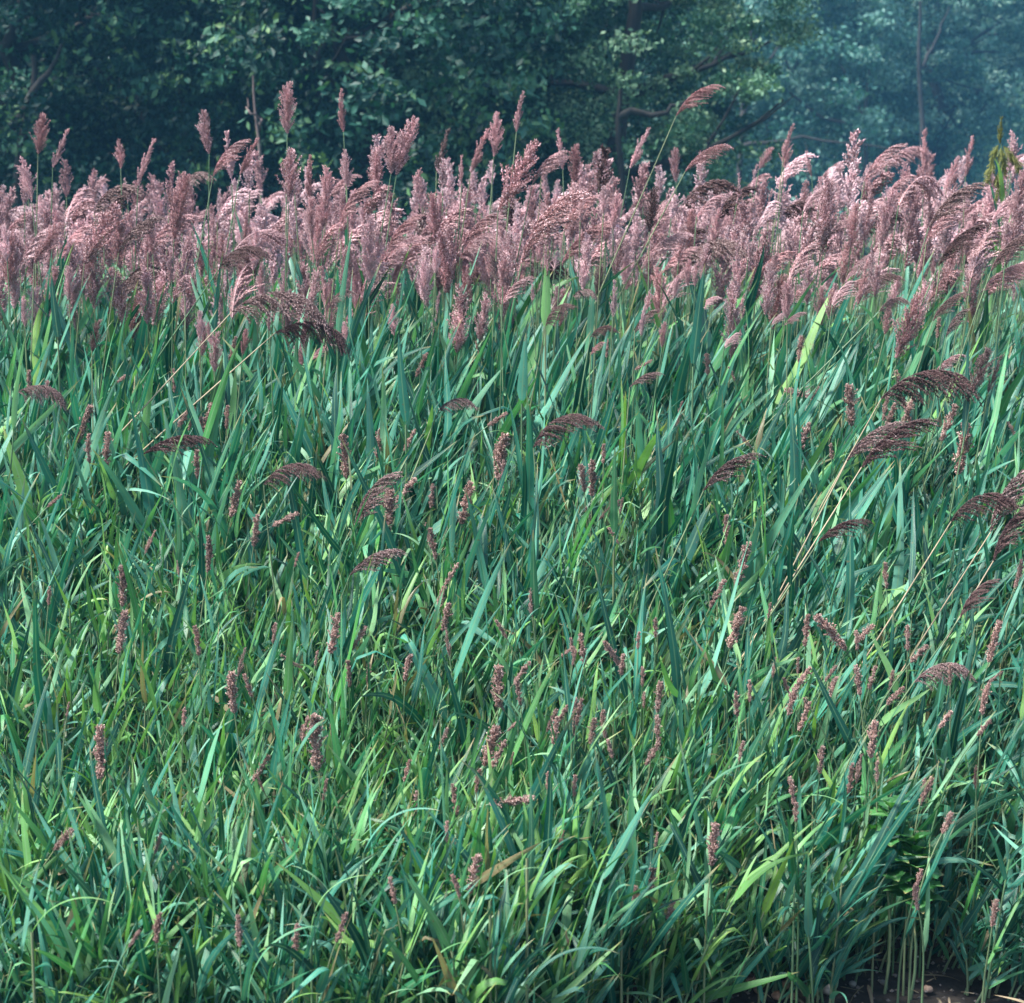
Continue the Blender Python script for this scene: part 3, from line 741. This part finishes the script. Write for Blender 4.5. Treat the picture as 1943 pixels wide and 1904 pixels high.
for k, os_ in byk.items():       # twins in one spot: tell them apart by height in the photo
    if len(os_) > 1:
        ad, side, row = k.split('|')
        os_.sort(key=lambda o: o.location.y, reverse=True)
        words = ['farthest', 'nearest'] if len(os_) == 2 else ['farthest', 'second farthest', 'nearer', 'nearest', 'very nearest']
        for wd, o in zip(words, os_): o['label'] = f'{wd} {ad} brown seed head {side} in the {row}'

# the dense pink band
def mass_plumes():
    random.seed(21)
    pts = []
    while len(pts) < 1250:
        y = 6.15 + (12.5 - 6.15) * random.random()**1.4
        if y < 6.9 and random.random() < .78: continue
        x = random.uniform(-1, 1) * halfw(y)
        if any((x - a_)**2 + (y - b_)**2 < .0024 for a_, b_ in pts[-200:]): continue
        pts.append((x, y))
    pts.sort(key=lambda p: p[1])
    vis = 0
    JP = Join(); JD = Join()
    lod = {}
    for (x, y) in pts:
        rt = x / (TW * y)
        top = float(np.interp(y, [6.1, 6.5, 7.0, 8.2, 12], [1.50, 1.60, 1.70, 1.79, 1.79])) + random.gauss(-.03, .11) + float(np.interp(rt, [-1, 0, .4, 1], [-.01, 0, .035, .085]))
        if random.random() < .17: top += random.uniform(.03, .19)
        fr = random.random()
        pf = np.interp(rt, [-1, 0, 1], [.12, .17, .36])
        st = FL if fr < pf else (SL if fr < pf + .16 else (ND if fr > .975 else U))
        k = random.randrange(4)
        mat = M_DARK if random.random() < (.05 if st != ND else .8) and y < 8.5 else (M_PALE if random.random() < .45 else M_PINK)
        s = random.uniform(.50, .95) * (.55 if y < 6.75 else 1)
        az = random.gauss(0, .6) if st in (FL, ND) else random.uniform(0, 6.28)
        hh = {'upright': .25, 'slim': .23, 'flag': .19, 'nod': .10}[st] * s
        h = top - hh
        px, py = screen(x, y, top)
        ln = (random.gauss(0, .04), wind(x, y) * .35 + random.gauss(0, .05))
        x0 = x - math.sin(ln[1]) * h
        if 0 < px < 1943 and vis < 222:
            vis += 1
            row = 'front rim' if y < 7.0 else ('front half' if y < 7.6 else 'middle')
            shape = {'upright': 'upright bushy', 'slim': 'slender spear-shaped', 'flag': 'wind-combed', 'nod': 'drooping'}[st]
            colr = 'maroon' if mat is M_DARK else ('pale' if mat is M_PALE else 'pink')
            z = zone(px, py)
            root = thing('plumed_reed', '-', 'plumed reed', (x0, y, -.01), '-', (ln[0], ln[1], 0))
            pool(root, f'{shape} {colr} plume in {row} of band, {z}', px, py)
            obj('stem', stem_me(0, M_STEM), root, (0, 0, 0), (0, 0, 0), (.85, .85, h + .01))
            obj('plume', get_plume(st, k, mat)[0], root, (0, 0, h), (0, random.gauss(0, .1), az), (s, s, s))
            for q in range(2):
                L_ = random.uniform(.25, .42)
                obj('leaf', leaf_me(random.choice([0, 1, 6, 7, 4]), M_TEAL), root, (0, 0, min(h * random.uniform(.6, .85), 1.5 - L_)), (0, 0, random.gauss(0, 1.2)), (L_, L_, L_))
        else:
            if (st, k) not in lod: lod[(st, k)] = plume_arrays(st, 500 + k * 3 + len(st), .30, 1.95, .62)[0]
            J = lod[(st, k)]
            Rt = np.array((Euler((ln[0], ln[1], 0)).to_matrix() @ Euler((0, 0, az)).to_matrix()))
            off = np.array([x, y, h])
            V = np.concatenate(J.V) * s @ Rt.T + off
            r0 = random.random()
            (JD if mat is M_DARK else JP).add(V, np.concatenate(J.F), None, (np.concatenate(J.R) * .5 + r0) % 1)
            V, F, _ = STEM[0]
            JS.add(V * [1, 1, h] + np.array([x0, y, 0]) + np.stack([V[:, 2] * (x - x0), 0 * V[:, 0], 0 * V[:, 0]], 1), F, None, random.random())
    JP_, JD_ = JP, JD
    o = obj('plume_mass', JP_.mesh('plume_mass', M_PALE, False)); tag(o, 'farther pink plumes packed behind the front of the band', 'plumes'); o['kind'] = 'stuff'
    if JD_.n:
        o = obj('maroon_plume_mass', JD_.mesh('maroon_plume_mass', M_DARK, False)); tag(o, 'scattered darker plumes packed behind the front of the band', 'plumes'); o['kind'] = 'stuff'
mass_plumes()
o = obj('grass_mass', JG.mesh('grass_mass', M_GRASS)); tag(o, 'dense fresh green blades filling the bank between single plants', 'grass'); o['kind'] = 'stuff'
o = obj('reed_leaf_mass', JT.mesh('reed_leaf_mass', M_TEAL)); tag(o, 'dense blue-green reed blades filling the bank under the plumes', 'reed leaves'); o['kind'] = 'stuff'
o = obj('stalk_mass', JS.mesh('stalk_mass', M_STEM)); tag(o, 'thin green stalks crowded inside the reed bank', 'stalks'); o['kind'] = 'stuff'

# ------------------------------------------------------------------ single big blades
BLADES = [ # foot px,py, tip px,py, width m, dist, mat, label
 (1315, 690, 1337, 505, .030, 6.2, M_TEAL, 'broad dark blade standing alone at centre right below the plumes'),
 (1035, 620, 1040, 475, .030, 6.3, M_GRASS, 'tall pointed blade overlapping the pink band at picture centre'),
 (990, 760, 998, 635, .030, 5.9, M_TEAL, 'wide dark upright blade at centre under the tall pointed one'),
 (640, 640, 668, 440, .020, 6.4, M_TEAL, 'long thin blade slanting up into the band left of centre'),
 (110, 640, 98, 520, .026, 6.3, M_TEAL, 'dark blade rising into the pink band at left'),
 (770, 800, 757, 640, .028, 5.8, M_TEAL, 'dark wide blade left of centre in the upper leaves'),
 (1015, 1170, 1012, 1010, .022, 5.0, M_GRASS, 'slim fresh blade in the middle of the bank'),
 (870, 1904, 836, 1370, .010, 4.2, M_TEAL, 'long dark thin blade crossing the lower centre'),
 (296, 1850, 262, 1560, .014, 4.05, M_TEAL, 'dark thin blade at lower left foreground'),
 (545, 1330, 555, 1180, .022, 4.8, M_GRASS, 'broad deep green blade left of centre, lower half'),
 (1165, 1010, 1167, 850, .020, 5.2, M_GRASS, 'straight light green blade right of centre'),
 (1190, 1330, 1130, 1080, .020, 4.85, M_TEAL, 'long dark blade slanting left, lower right of centre'),
 (1660, 1500, 1540, 1260, .024, 4.6, M_TEAL, 'wide dark blade slanting left at lower right'),
 (1390, 1850, 1290, 1400, .018, 4.4, M_TEAL, 'tall dark blade in the shaded lower right'),
]
for (fx, fy, tx, ty, W, d, mat, lab) in BLADES:
    P = at(fx, fy, d); Q = at(tx, ty, d)
    base = Vector((P.x, d, -.01))
    v = Q - P; L_ = v.length; ang = math.atan2(v.x, v.z)
    root = thing('single_blade_reed', lab, 'reed blade', base)
    P.z = max(P.z, .02)
    V, F = tube([Vector((0, 0, P.z * i / 5 + .0)) for i in range(6)], [.003] * 6, 6)
    obj('stem', mesh_np('stem', V, F, M_STEM), root)
    Vv, Ff, Uu = leaf_arrays(L_ * 1.03, W * 1.15, -.10, .12, .35, .25, 14)
    o = obj('leaf', mesh_np('leaf', Vv, Ff, mat, True, Uu), root, (0, 0, P.z + .01), (0, 0, 0))
    o.rotation_euler = (Matrix.Rotation(ang, 3, 'Y') @ Matrix.Rotation(rad(78), 3, 'Z')).to_euler()

# long arching blades of the foreground
ARCS = [(690, 1610, 835, 1530), (1000, 1620, 1090, 1590), (590, 1760, 700, 1650), (1000, 1860, 1180, 1810), (1180, 1700, 1150, 1560), (800, 1880, 860, 1760),
        (470, 1900, 590, 1730), (60, 1760, 230, 1700), (1300, 1600, 1420, 1420), (1180, 1850, 1310, 1700), (930, 1700, 1040, 1640), (60, 1640, 130, 1500)]
for i, (fx, fy, tx, ty) in enumerate(ARCS):
    d = max(front(at(fx, fy, 4.2).x) - .02, canopy_hit((fx + tx) / 2, min(fy, ty)) - .25)
    d = min(d, 4.6)
    P = at(fx, fy, d); Q = at(tx, ty, d); v = Q - P
    base = Vector((P.x, d, -.01))
    root = thing('arching_blade_grass', f'long blade bending to the right over the {"left" if fx < 700 else "central" if fx < 1150 else "right"} foreground', 'grass blade', base, f'long bending foreground blades, {"left" if fx < 700 else "centre" if fx < 1150 else "right"}')
    V, F = tube([Vector((0, 0, max(.02, P.z) * k / 4)) for k in range(5)], [.003] * 5, 6)
    obj('stem', mesh_np('stem', V, F, M_STEM), root)
    Vv, Ff, Uu = leaf_arrays(1, .075, rad(15), rad(105), random.uniform(-.5, .5), .2, 14, 1.1)
    t_ = Vv[-2]
    s = v.length / math.hypot(t_[0], t_[2]); ry = math.atan2(v.x, v.z) - math.atan2(t_[0], t_[2])
    obj('leaf', mesh_np('leaf', Vv, Ff, M_GRASS if i % 3 else M_TEAL, True, Uu), root, (0, 0, max(.02, P.z)), (0, max(-.3, min(.4, ry)), random.uniform(-.2, .2)), (s, s * .8, s))

# ------------------------------------------------------------------ soil patch: stones, gravel, litter
def rock(name, px, py, r, mat, lab, sq=(1, .9, .75)):
    d = 4.3
    for _ in range(400):
        if at(px, py, d).z <= 0.0: break
        d += .01
    p = at(px, py, d)
    n, m = 10, 7
    V = []; F = []
    ph = [random.uniform(0, 6) for _ in range(4)]
    for i in range(m + 1):
        a = math.pi * i / m
        for k in range(n):
            b = 2 * math.pi * k / n
            q = 1 + .10 * math.sin(3 * b + ph[0]) * math.sin(a) + .10 * math.sin(2 * a + ph[1]) + .06 * math.sin(2 * b + ph[2])
            V.append((r * q * math.sin(a) * math.cos(b) * sq[0], r * q * math.sin(a) * math.sin(b) * sq[1], r * q * math.cos(a) * sq[2]))
    for i in range(m):
        for k in range(n): F.append((i * n + k, i * n + (k + 1) % n, (i + 1) * n + (k + 1) % n, (i + 1) * n + k))
    o = obj(name, mesh_np(name, V, F[::-1], mat), None, (p.x, p.y, r * sq[2] * .35), (0, 0, random.uniform(0, 3)))
    tag(o, lab, 'stone'); return o
random.seed(4)
rock('stone', 1345, 1893, .028, M_STONE2, 'largest pale grey stone cut by the bottom edge, leftmost of the stones')
rock('stone', 1437, 1882, .013, M_STONE, 'small tan pebble right of the largest grey stone', (.8, .8, 1.1))
rock('stone', 1488, 1874, .015, M_STONE3, 'reddish brown pebble at the back of the pebble cluster')
rock('stone', 1476, 1893, .015, M_STONE3, 'orange tan pebble at the front left of the pebble cluster')
rock('stone', 1504, 1893, .011, M_STONE, 'smallest tan pebble at the front right of the pebble cluster')
rock('stone', 1568, 1880, .019, M_STONE2, 'grey stone half sunk right of the pebble cluster')
rock('stone', 1618, 1872, .010, M_STONE2, 'little pale pebble on the dark soil right of the grey stone')
rock('stone', 1676, 1868, .009, M_STONE2, 'whitish pebble on bare soil, bottom right')
rock('stone', 1835, 1715, .013, M_STONE2, 'pale rounded pebble deep in the shaded right corner')
rock('stone', 1760, 1880, .012, M_STONE, 'brown pebble on soil below the dark right corner')
J = Join()
for i in range(700):
    x = random.uniform(.0, 1.4); y = random.uniform(4.0, 4.95); r = random.uniform(.002, .007)
    c = np.array([x, y, r * .3])
    V = np.array([(1, 0, 0), (0, 1, 0), (-1, 0, 0), (0, -1, 0), (0, 0, .8), (0, 0, -.6)]) * r * np.array([random.uniform(.7, 1.3) for _ in range(3)]) 
    a = random.uniform(0, 6); Rm = np.array(Matrix.Rotation(a, 3, 'Z'))
    F = np.array([(0, 1, 4), (1, 2, 4), (2, 3, 4), (3, 0, 4), (1, 0, 5), (2, 1, 5), (3, 2, 5), (0, 3, 5)])
    J.add(V @ Rm.T + c, F, None, random.random())
M_GRAVEL = leaf_mat('gravel', [(0, (.08, .07, .06)), (.85, (.14, .12, .11)), (1, (.40, .38, .35))], veins=False, trans=0, rough=.85)
o = obj('gravel', J.mesh('gravel', M_GRAVEL, False)); o['kind'] = 'stuff'; tag(o, 'fine gravel scattered on the dark soil at bottom right', 'gravel')
J = Join()
for i in range(420):
    x = random.uniform(-1.2, 1.4); y = random.uniform(3.7, 5.0)
    V, F, Uu = LEAF[random.randrange(18)]
    L_ = random.uniform(.03, .13); Rm = np.array(Euler((random.uniform(-.3, .3), rad(75) + random.uniform(-.3, .3), random.uniform(0, 6.3)), 'XYZ').to_matrix())
    Rm = np.array(Matrix.Rotation(random.uniform(0, 6.3), 3, 'Z') @ Matrix.Rotation(rad(70), 3, 'Y'))
    J.add((V * L_ * [1, 1.3, 1]) @ Rm.T + np.array([x, y, .02]), F, Uu, random.random())
o = obj('dry_litter', J.mesh('dry_litter', M_DRY)); o['kind'] = 'stuff'; tag(o, 'dead straw-coloured leaves lying on soil between the stems', 'leaf litter')

# broad-leaved weed at lower right
def jag_leaf(L_, mat):
    n = 9; V = []; F = []; Uu = []
    for i in range(n + 1):
        t = i / n
        wd = L_ * .36 * math.sin(math.pi * min(1, t * .9 + .08))**.8 * (1.18 if i % 2 else .78)
        if i == n: wd = .001
        z = .10 * L_ * math.sin(t * 2.5)
        for k, s in enumerate((-1, 0, 1)):
            V.append((t * L_ - (.05 * L_ if (i % 2 == 0 and s) else 0), s * wd, z + abs(s) * wd * .25)); Uu.append((k / 2, t))
        if i:
            for k in range(2): a = (i - 1) * 3 + k; F.append((a, a + 1, a + 4, a + 3))
    return mesh_np('leaf', V, F, mat, True, Uu)
def weed(px, py, d, lab, hs=1.0):
    p = at(px, py, d); h = p.z
    root = thing('broadleaf_weed', lab, 'weed', (p.x, d, -.01))
    V, F = tube([Vector((.01 * math.sin(i), 0, h * i / 6)) for i in range(7)], [.004 - .0003 * i for i in range(7)], 6)
    obj('stem', mesh_np('stem', V, F, M_STEM), root)
    ml = jag_leaf(.072 * hs, M_WEED)
    for k in range(30):
        z = h * (.62 + .38 * k / 29); a = k * 2.4
        s = 1.25 - .5 * k / 29
        obj('leaf', ml, root, (0, 0, z), (random.gauss(0, .25), -rad(18 - 22 * (k < 15)) + random.gauss(0, .2), a), (s, s, s))
weed(1690, 1520, 4.37, 'bright green weed with jagged leaves in the shaded lower right')
weed(1738, 1585, 4.34, 'second lower jagged-leaved weed beside the bright green one', .9)
weed(985, 1395, 4.75, 'small jagged-leaved weed among blades at lower centre', .6)

# olive flowering weed at the right edge
def olive_weed():
    d = 7.4
    p = at(1903, 330, d)
    root = thing('olive_flower_weed', 'olive-yellow flowering weed with one upright spike at the right edge', 'weed', (p.x, d, -.01))
    V, F = tube([Vector((0, 0, p.z * i / 6)) for i in range(7)], [.005 - .0004 * i for i in range(7)], 6)
    obj('stem', mesh_np('stem', V, F, M_STEM), root)
    for (tx, ty, bx, by, st, k) in ((1901, 212, 1898, 268, SL, 0), (1925, 300, 1905, 272, U, 0), (1878, 310, 1895, 270, U, 1), (1940, 330, 1915, 285, U, 2), (1870, 350, 1885, 300, U, 3), (1908, 330, 1900, 275, U, 1), (1890, 385, 1895, 320, SL, 2)):
        P = at(bx, by, d); Q = at(tx, ty, d); v = Q - P
        me, tip = get_plume(st, k, M_OLIVE)
        s = max(v.length, .12) / math.hypot(tip[0], tip[2])
        s = v.length / math.hypot(tip[0], tip[2]); ry = math.atan2(v.x, v.z) - math.atan2(tip[0], tip[2])
        o = obj('flower_spike', me, root, (P.x - p.x, 0, P.z), (0, ry, 0), (s * 1.2, s * 1.2, s))
    b = at(1900, 268, d)
    V, F = tube([Vector((0, 0, p.z)), Vector((b.x - p.x, 0, b.z))], [.003, .002], 6)
    obj('stalk', mesh_np('stalk', V, F, M_STEM), root)
    for k in range(6):
        L_ = .22
        obj('leaf', leaf_me(k % 3, M_GRASS), root, (0, 0, p.z * (.7 + .05 * k)), (0, 0, k * 2.1), (L_, L_ * 1.5, L_))
olive_weed()

# ------------------------------------------------------------------ trees
def crown_arrays(seed, rx, rz, zc, n_cl, per, leaf, cl_r, low=.25, up=.3):
    """leaf clumps spread through an uneven volume"""
    r = np.random.default_rng(seed)
    a = r.uniform(0, 2 * math.pi, n_cl); c = r.uniform(-1, 1, n_cl); s = np.sqrt(1 - c * c)
    lob = 1 + .22 * np.sin(3 * a + seed) + .15 * np.sin(5 * a + 2 * seed + c * 4)
    q = (r.uniform(.25, 1, n_cl))**.45 * lob
    C = np.stack([np.cos(a) * s * q * rx, np.sin(a) * s * q * rx, c * q * rz + zc], 1)
    C = C[C[:, 2] > low]
    n = len(C)
    R = np.repeat(r.uniform(.5, 1.5, n) * cl_r, per)
    P = np.repeat(C, per, 0) + r.normal(0, .33, (n * per, 3)) * R[:, None] * [1, 1, .55]
    tone = np.repeat(r.uniform(0, .75, n), per) + r.uniform(0, .25, n * per)
    N = r.normal(0, .6, P.shape) + [0, 0, up]
    N += (P - [0, 0, zc]) / np.array([rx, rx, rz]) * .7
    N /= np.linalg.norm(N, axis=1, keepdims=True)
    T = np.cross(N, r.normal(0, 1, P.shape)); T /= np.linalg.norm(T, axis=1, keepdims=True)
    B = np.cross(N, T)
    sz = leaf * r.uniform(.6, 1.3, len(P))[:, None]
    V = np.stack([P - T * sz * .6, P + B * sz * .32, P + T * sz * .6 + N * sz * -.12, P - B * sz * .32], 1).reshape(-1, 3)
    F = np.arange(len(P) * 4).reshape(-1, 4)
    return V, F, np.repeat(tone, 4)
def trunk_arrays(seed, h, r0, spread, limbs=9, lowest=.2):
    r = random.Random(seed)
    J = Join()
    pts = [Vector((r.gauss(0, .06) * i, r.gauss(0, .06) * i, h * i / 8)) for i in range(9)]
    V, F = tube(pts, [r0 * (1.25 if i == 0 else 1 - .11 * i) for i in range(9)], 9); J.add(V, F)
    JL = []
    for k in range(limbs):
        f = lowest + (.9 - lowest) * k / limbs
        p = pts[min(8, int(f * 8))]
        a = r.uniform(0, 6.28) ; ln = spread * r.uniform(.6, 1.0) * (1.1 - f * .5)
        d = Vector((math.cos(a), math.sin(a), r.uniform(.15, .6)))
        P = [p]
        for q in range(6):
            d = (d + Vector((r.gauss(0, .22), r.gauss(0, .22), r.gauss(.03, .15)))).normalized()
            P.append(P[-1] + d * ln / 6)
        V, F = tube(P, [r0 * (.42 - .055 * i) for i in range(7)], 6); J.add(V, F)
        for t_ in range(2):
            q0 = P[3 + t_]; d2 = (d + Vector((r.gauss(0, .8), r.gauss(0, .8), r.gauss(.2, .4)))).normalized()
            V, F = tube([q0, q0 + d2 * ln * .2, q0 + d2 * ln * .38 + Vector((0, 0, .1))], [r0 * .16, r0 * .11, r0 * .04], 5); J.add(V, F)
    return J
TREES = {}
def tree_mesh(kind):
    if kind not in TREES:
        if kind == 'broad':   C = crown_arrays(3, 3.1, 4.4, 4.6, 460, 130, .085, .48, .3); T = trunk_arrays(3, 7.5, .17, 3.0)
        elif kind == 'broad2': C = crown_arrays(8, 2.7, 3.6, 3.8, 360, 120, .10, .46, .2); T = trunk_arrays(8, 6, .14, 2.6)
        elif kind == 'pine':  C = crown_arrays(5, 2.6, 4.6, 4.9, 620, 130, .062, .30, .5); T = trunk_arrays(5, 8.6, .16, 2.6, 12)
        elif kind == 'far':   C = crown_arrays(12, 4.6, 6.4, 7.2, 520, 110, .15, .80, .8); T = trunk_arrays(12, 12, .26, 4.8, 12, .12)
        else:                 C = crown_arrays(14, 1.0, .8, .75, 90, 50, .07, .25, .05); T = trunk_arrays(14, 1.1, .03, .7, 6)
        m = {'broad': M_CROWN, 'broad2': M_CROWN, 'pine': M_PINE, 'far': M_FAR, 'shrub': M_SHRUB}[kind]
        TREES[kind] = (mesh_np('crown', C[0], C[1], m, False, None, C[2]), T.mesh('trunk', M_BARK))
    return TREES[kind]
def tree(px, d, kind, s, rz, lab, group=None, sz=None, mat2=None):
    x = (px / 1943 - .5) * 2 * TW * d
    cm, tm = tree_mesh(kind)
    nm = {'broad': 'broadleaf_tree', 'broad2': 'broadleaf_tree', 'pine': 'pine_tree', 'far': 'woodland_tree', 'shrub': 'shrub'}[kind]
    r = thing(nm, lab, 'shrub' if kind == 'shrub' else 'tree', (x, d, -.05), group, (0, 0, rz))
    c = obj('crown', cm, r, (0, 0, 0), (0, 0, 0), (s, s, sz or s)); c['kind'] = 'stuff'
    obj('trunk', tm, r, (0, 0, 0), (0, 0, 0), (s, s, sz or s))
    return r
tree(40, 24.5, 'broad', 1.0, .4, 'dark broad-leaved tree filling the top left corner')
tree(390, 26, 'broad', 1.05, 2.1, 'dark broad-leaved tree second from left, behind the leftmost plumes')
tree(690, 24, 'broad2', 1.0, 1.0, 'broad-leaved tree with paler leaves behind the tallest plume')
tree(880, 27.5, 'broad', 1.0, 3.3, 'shaded tree between the pale-leaved tree and the pine')
tree(1150, 25, 'pine', 1.0, .2, 'rounded pine with soft grey-green clumps right of centre')
tree(-260, 27, 'broad', 1.1, 5.0, 'dark tree just outside the left edge, its branches reaching in')
for i, (px, d, k, s) in enumerate([(180, 33, 'broad', 1.15), (540, 34, 'broad', 1.2), (800, 35, 'broad', 1.2), (1040, 34, 'broad', 1.15), (-80, 35, 'broad', 1.3), (330, 42, 'far', .9), (700, 43, 'far', .95), (20, 44, 'far', .95), (1000, 45, 'far', .9)]):
    tree(px, d, k, s, i * 1.7, ['dim tree in the second row, second gap from the left', 'dim tree behind the slender pinkish trunk', 'dim second-row tree behind the paler-leaved tree', 'dim second-row tree behind the left half of the pine', 'dim second-row tree at the left edge',
         'deepest tree behind the second dark tree', 'deepest tree above the crossed plumes', 'deepest tree in the top left corner', 'deepest tree left of the pine'][i], None)
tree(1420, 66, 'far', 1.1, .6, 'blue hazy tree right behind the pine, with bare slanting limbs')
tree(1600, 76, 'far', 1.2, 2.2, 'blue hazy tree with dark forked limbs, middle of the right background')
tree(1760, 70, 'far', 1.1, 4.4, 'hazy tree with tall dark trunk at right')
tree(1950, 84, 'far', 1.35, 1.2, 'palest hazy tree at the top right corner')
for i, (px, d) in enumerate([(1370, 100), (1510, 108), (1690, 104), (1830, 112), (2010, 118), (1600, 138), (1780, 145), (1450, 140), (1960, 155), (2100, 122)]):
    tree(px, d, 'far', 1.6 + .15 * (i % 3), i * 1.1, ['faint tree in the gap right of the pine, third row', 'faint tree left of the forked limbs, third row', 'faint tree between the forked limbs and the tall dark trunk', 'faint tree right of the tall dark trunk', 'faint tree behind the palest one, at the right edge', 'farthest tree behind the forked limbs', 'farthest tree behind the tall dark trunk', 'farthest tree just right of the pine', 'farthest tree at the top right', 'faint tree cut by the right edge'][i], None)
for i, (px, d, s, lab) in enumerate([(150, 19, 1.0, 'pale blossoming shrub low behind the far left plumes'), (60, 20, .8, 'low shrub at the foot of the left trees, leftmost'),
        (840, 21, 1.2, 'pale shrub in front of the trees left of centre'), (700, 20.5, .8, 'small pale shrub behind the crossed plumes'), (480, 21, .9, 'green shrub behind the left-centre plumes'),
        (1260, 22, .8, 'shrub at the foot of the pine'), (1420, 30, 1.0, 'low hazy shrub below the slanting limbs'), (1600, 32, 1.2, 'low hazy shrub under the forked tree'), (1780, 30, 1.1, 'low shrub behind the right-hand plumes'), (1900, 26, .9, 'shrub behind the olive weed'), (1060, 22, .9, 'low shrub behind the centre plumes'), (300, 22, 1.0, 'dark low shrub behind the lone short plume')]):
    tree(px, d, 'shrub', s, i * 1.3, lab)
# slender bare trunks seen against the dark wood
def bare_trunk(px0, py0, px1, py1, d, r0, mat, lab, arms=()):
    P = at(px0, py0, d); Q = at(px1, py1, d)
    base = Vector((P.x + (P.x - Q.x) * .3, d, -.05))
    root = thing('bare_tree', lab, 'tree', base)
    top = Q + (Q - P) * .25
    pts = bez(base, base + Vector((0, 0, 1.0)), Q - (Q - P) * .4, top, 12)
    pts = [p + Vector((.35 * r0 * math.sin(i * 1.3 + px0), .3 * r0 * math.sin(i * 1.9), 0)) for i, p in enumerate(pts)]
    V, F = tube([p - base for p in pts], [r0 * (1 - .06 * i) for i in range(13)], 8)
    obj('trunk', mesh_np('trunk', V, F, mat), root)
    for (ax, ay, mx, my, bx, by, rr) in arms:
        A, Mm, B = at(ax, ay, d), at(mx, my, d), at(bx, by, d)
        n = 9
        pp = [A.lerp(Mm, i / 4) if i <= 4 else Mm.lerp(B, (i - 4) / 4) for i in range(n)]
        pp = [p + Vector((random.gauss(0, .03), random.gauss(0, .05), random.gauss(0, .03))) for p in pp]
        V, F = tube([p - base for p in pp], [rr * (1 - .09 * i) for i in range(n)], 7)
        obj('branch', mesh_np('branch', V, F, mat), root)
random.seed(3)
bare_trunk(500, 350, 484, 185, 21.5, .035, M_BARK2, 'slender pinkish-grey trunk standing in front of the dark left trees', ((490, 240, 482, 215, 470, 190, .02),))
bare_trunk(608, 300, 598, 30, 23.2, .09, M_BARK, 'dark upright trunk in the gap above the tallest plume', ((604, 120, 612, 60, 620, 0, .05),))
bare_trunk(20, 330, 60, 150, 22.6, .10, M_BARK, 'dark slanting trunk at the left edge', ((30, 250, 75, 160, 120, 95, .06),))
bare_trunk(1405, 290, 1410, 150, 60, .13, M_BARK, 'hazy trunk with a limb slanting up to the right, beside the pine', ((1408, 225, 1440, 130, 1490, 80, .09), (1400, 200, 1375, 150, 1360, 100, .06)))
bare_trunk(1640, 290, 1648, 130, 64, .13, M_BARK, 'hazy forked trunk with a limb slanting down from the left', ((1640, 240, 1560, 225, 1450, 135, .08), (1642, 230, 1610, 150, 1590, 110, .06)))
bare_trunk(1752, 290, 1745, 60, 62, .15, M_BARK, 'straight dark hazy trunk rising to the top at right', ((1748, 130, 1775, 80, 1800, 10, .07),))
bare_trunk(1540, 330, 1530, 280, 58, .06, M_BARK, 'low arching hazy limb crossing behind the right plumes', ((1400, 280, 1520, 262, 1700, 285, .07),))
bare_trunk(1180, 320, 1175, 200, 23, .07, M_BARK, 'pine limb reaching right and low below the pine crown', ((1175, 222, 1260, 212, 1310, 180, .05),))

# ------------------------------------------------------------------ haze
def haze():
    m, nt, N, L = newmat('haze')
    out = N('ShaderNodeOutputMaterial'); v = N('ShaderNodeVolumePrincipled')
    v.inputs['Color'].default_value = (.17, .53, .92, 1)
    v.inputs['Density'].default_value = .0014
    v.inputs['Anisotropy'].default_value = .2
    L(v.outputs[0], out.inputs['Volume'])
    x0, x1, y0, y1, z0, z1 = -95, 95, -12, 215, -1.1, 27
    V = [(x0, y0, z0), (x1, y0, z0), (x1, y1, z0), (x0, y1, z0), (x0, y0, z1), (x1, y0, z1), (x1, y1, z1), (x0, y1, z1)]
    F = [(0, 3, 2, 1), (4, 5, 6, 7), (0, 1, 5, 4), (1, 2, 6, 5), (2, 3, 7, 6), (3, 0, 4, 7)]
    o = obj('haze', mesh_np('haze', V, F, m, False)); o['kind'] = 'stuff'
haze()
settle_labels()
S.cycles.max_bounces = 6
S.cycles.transparent_max_bounces = 4
S.cycles.volume_bounces = 0
print('objects', len(COL.objects))
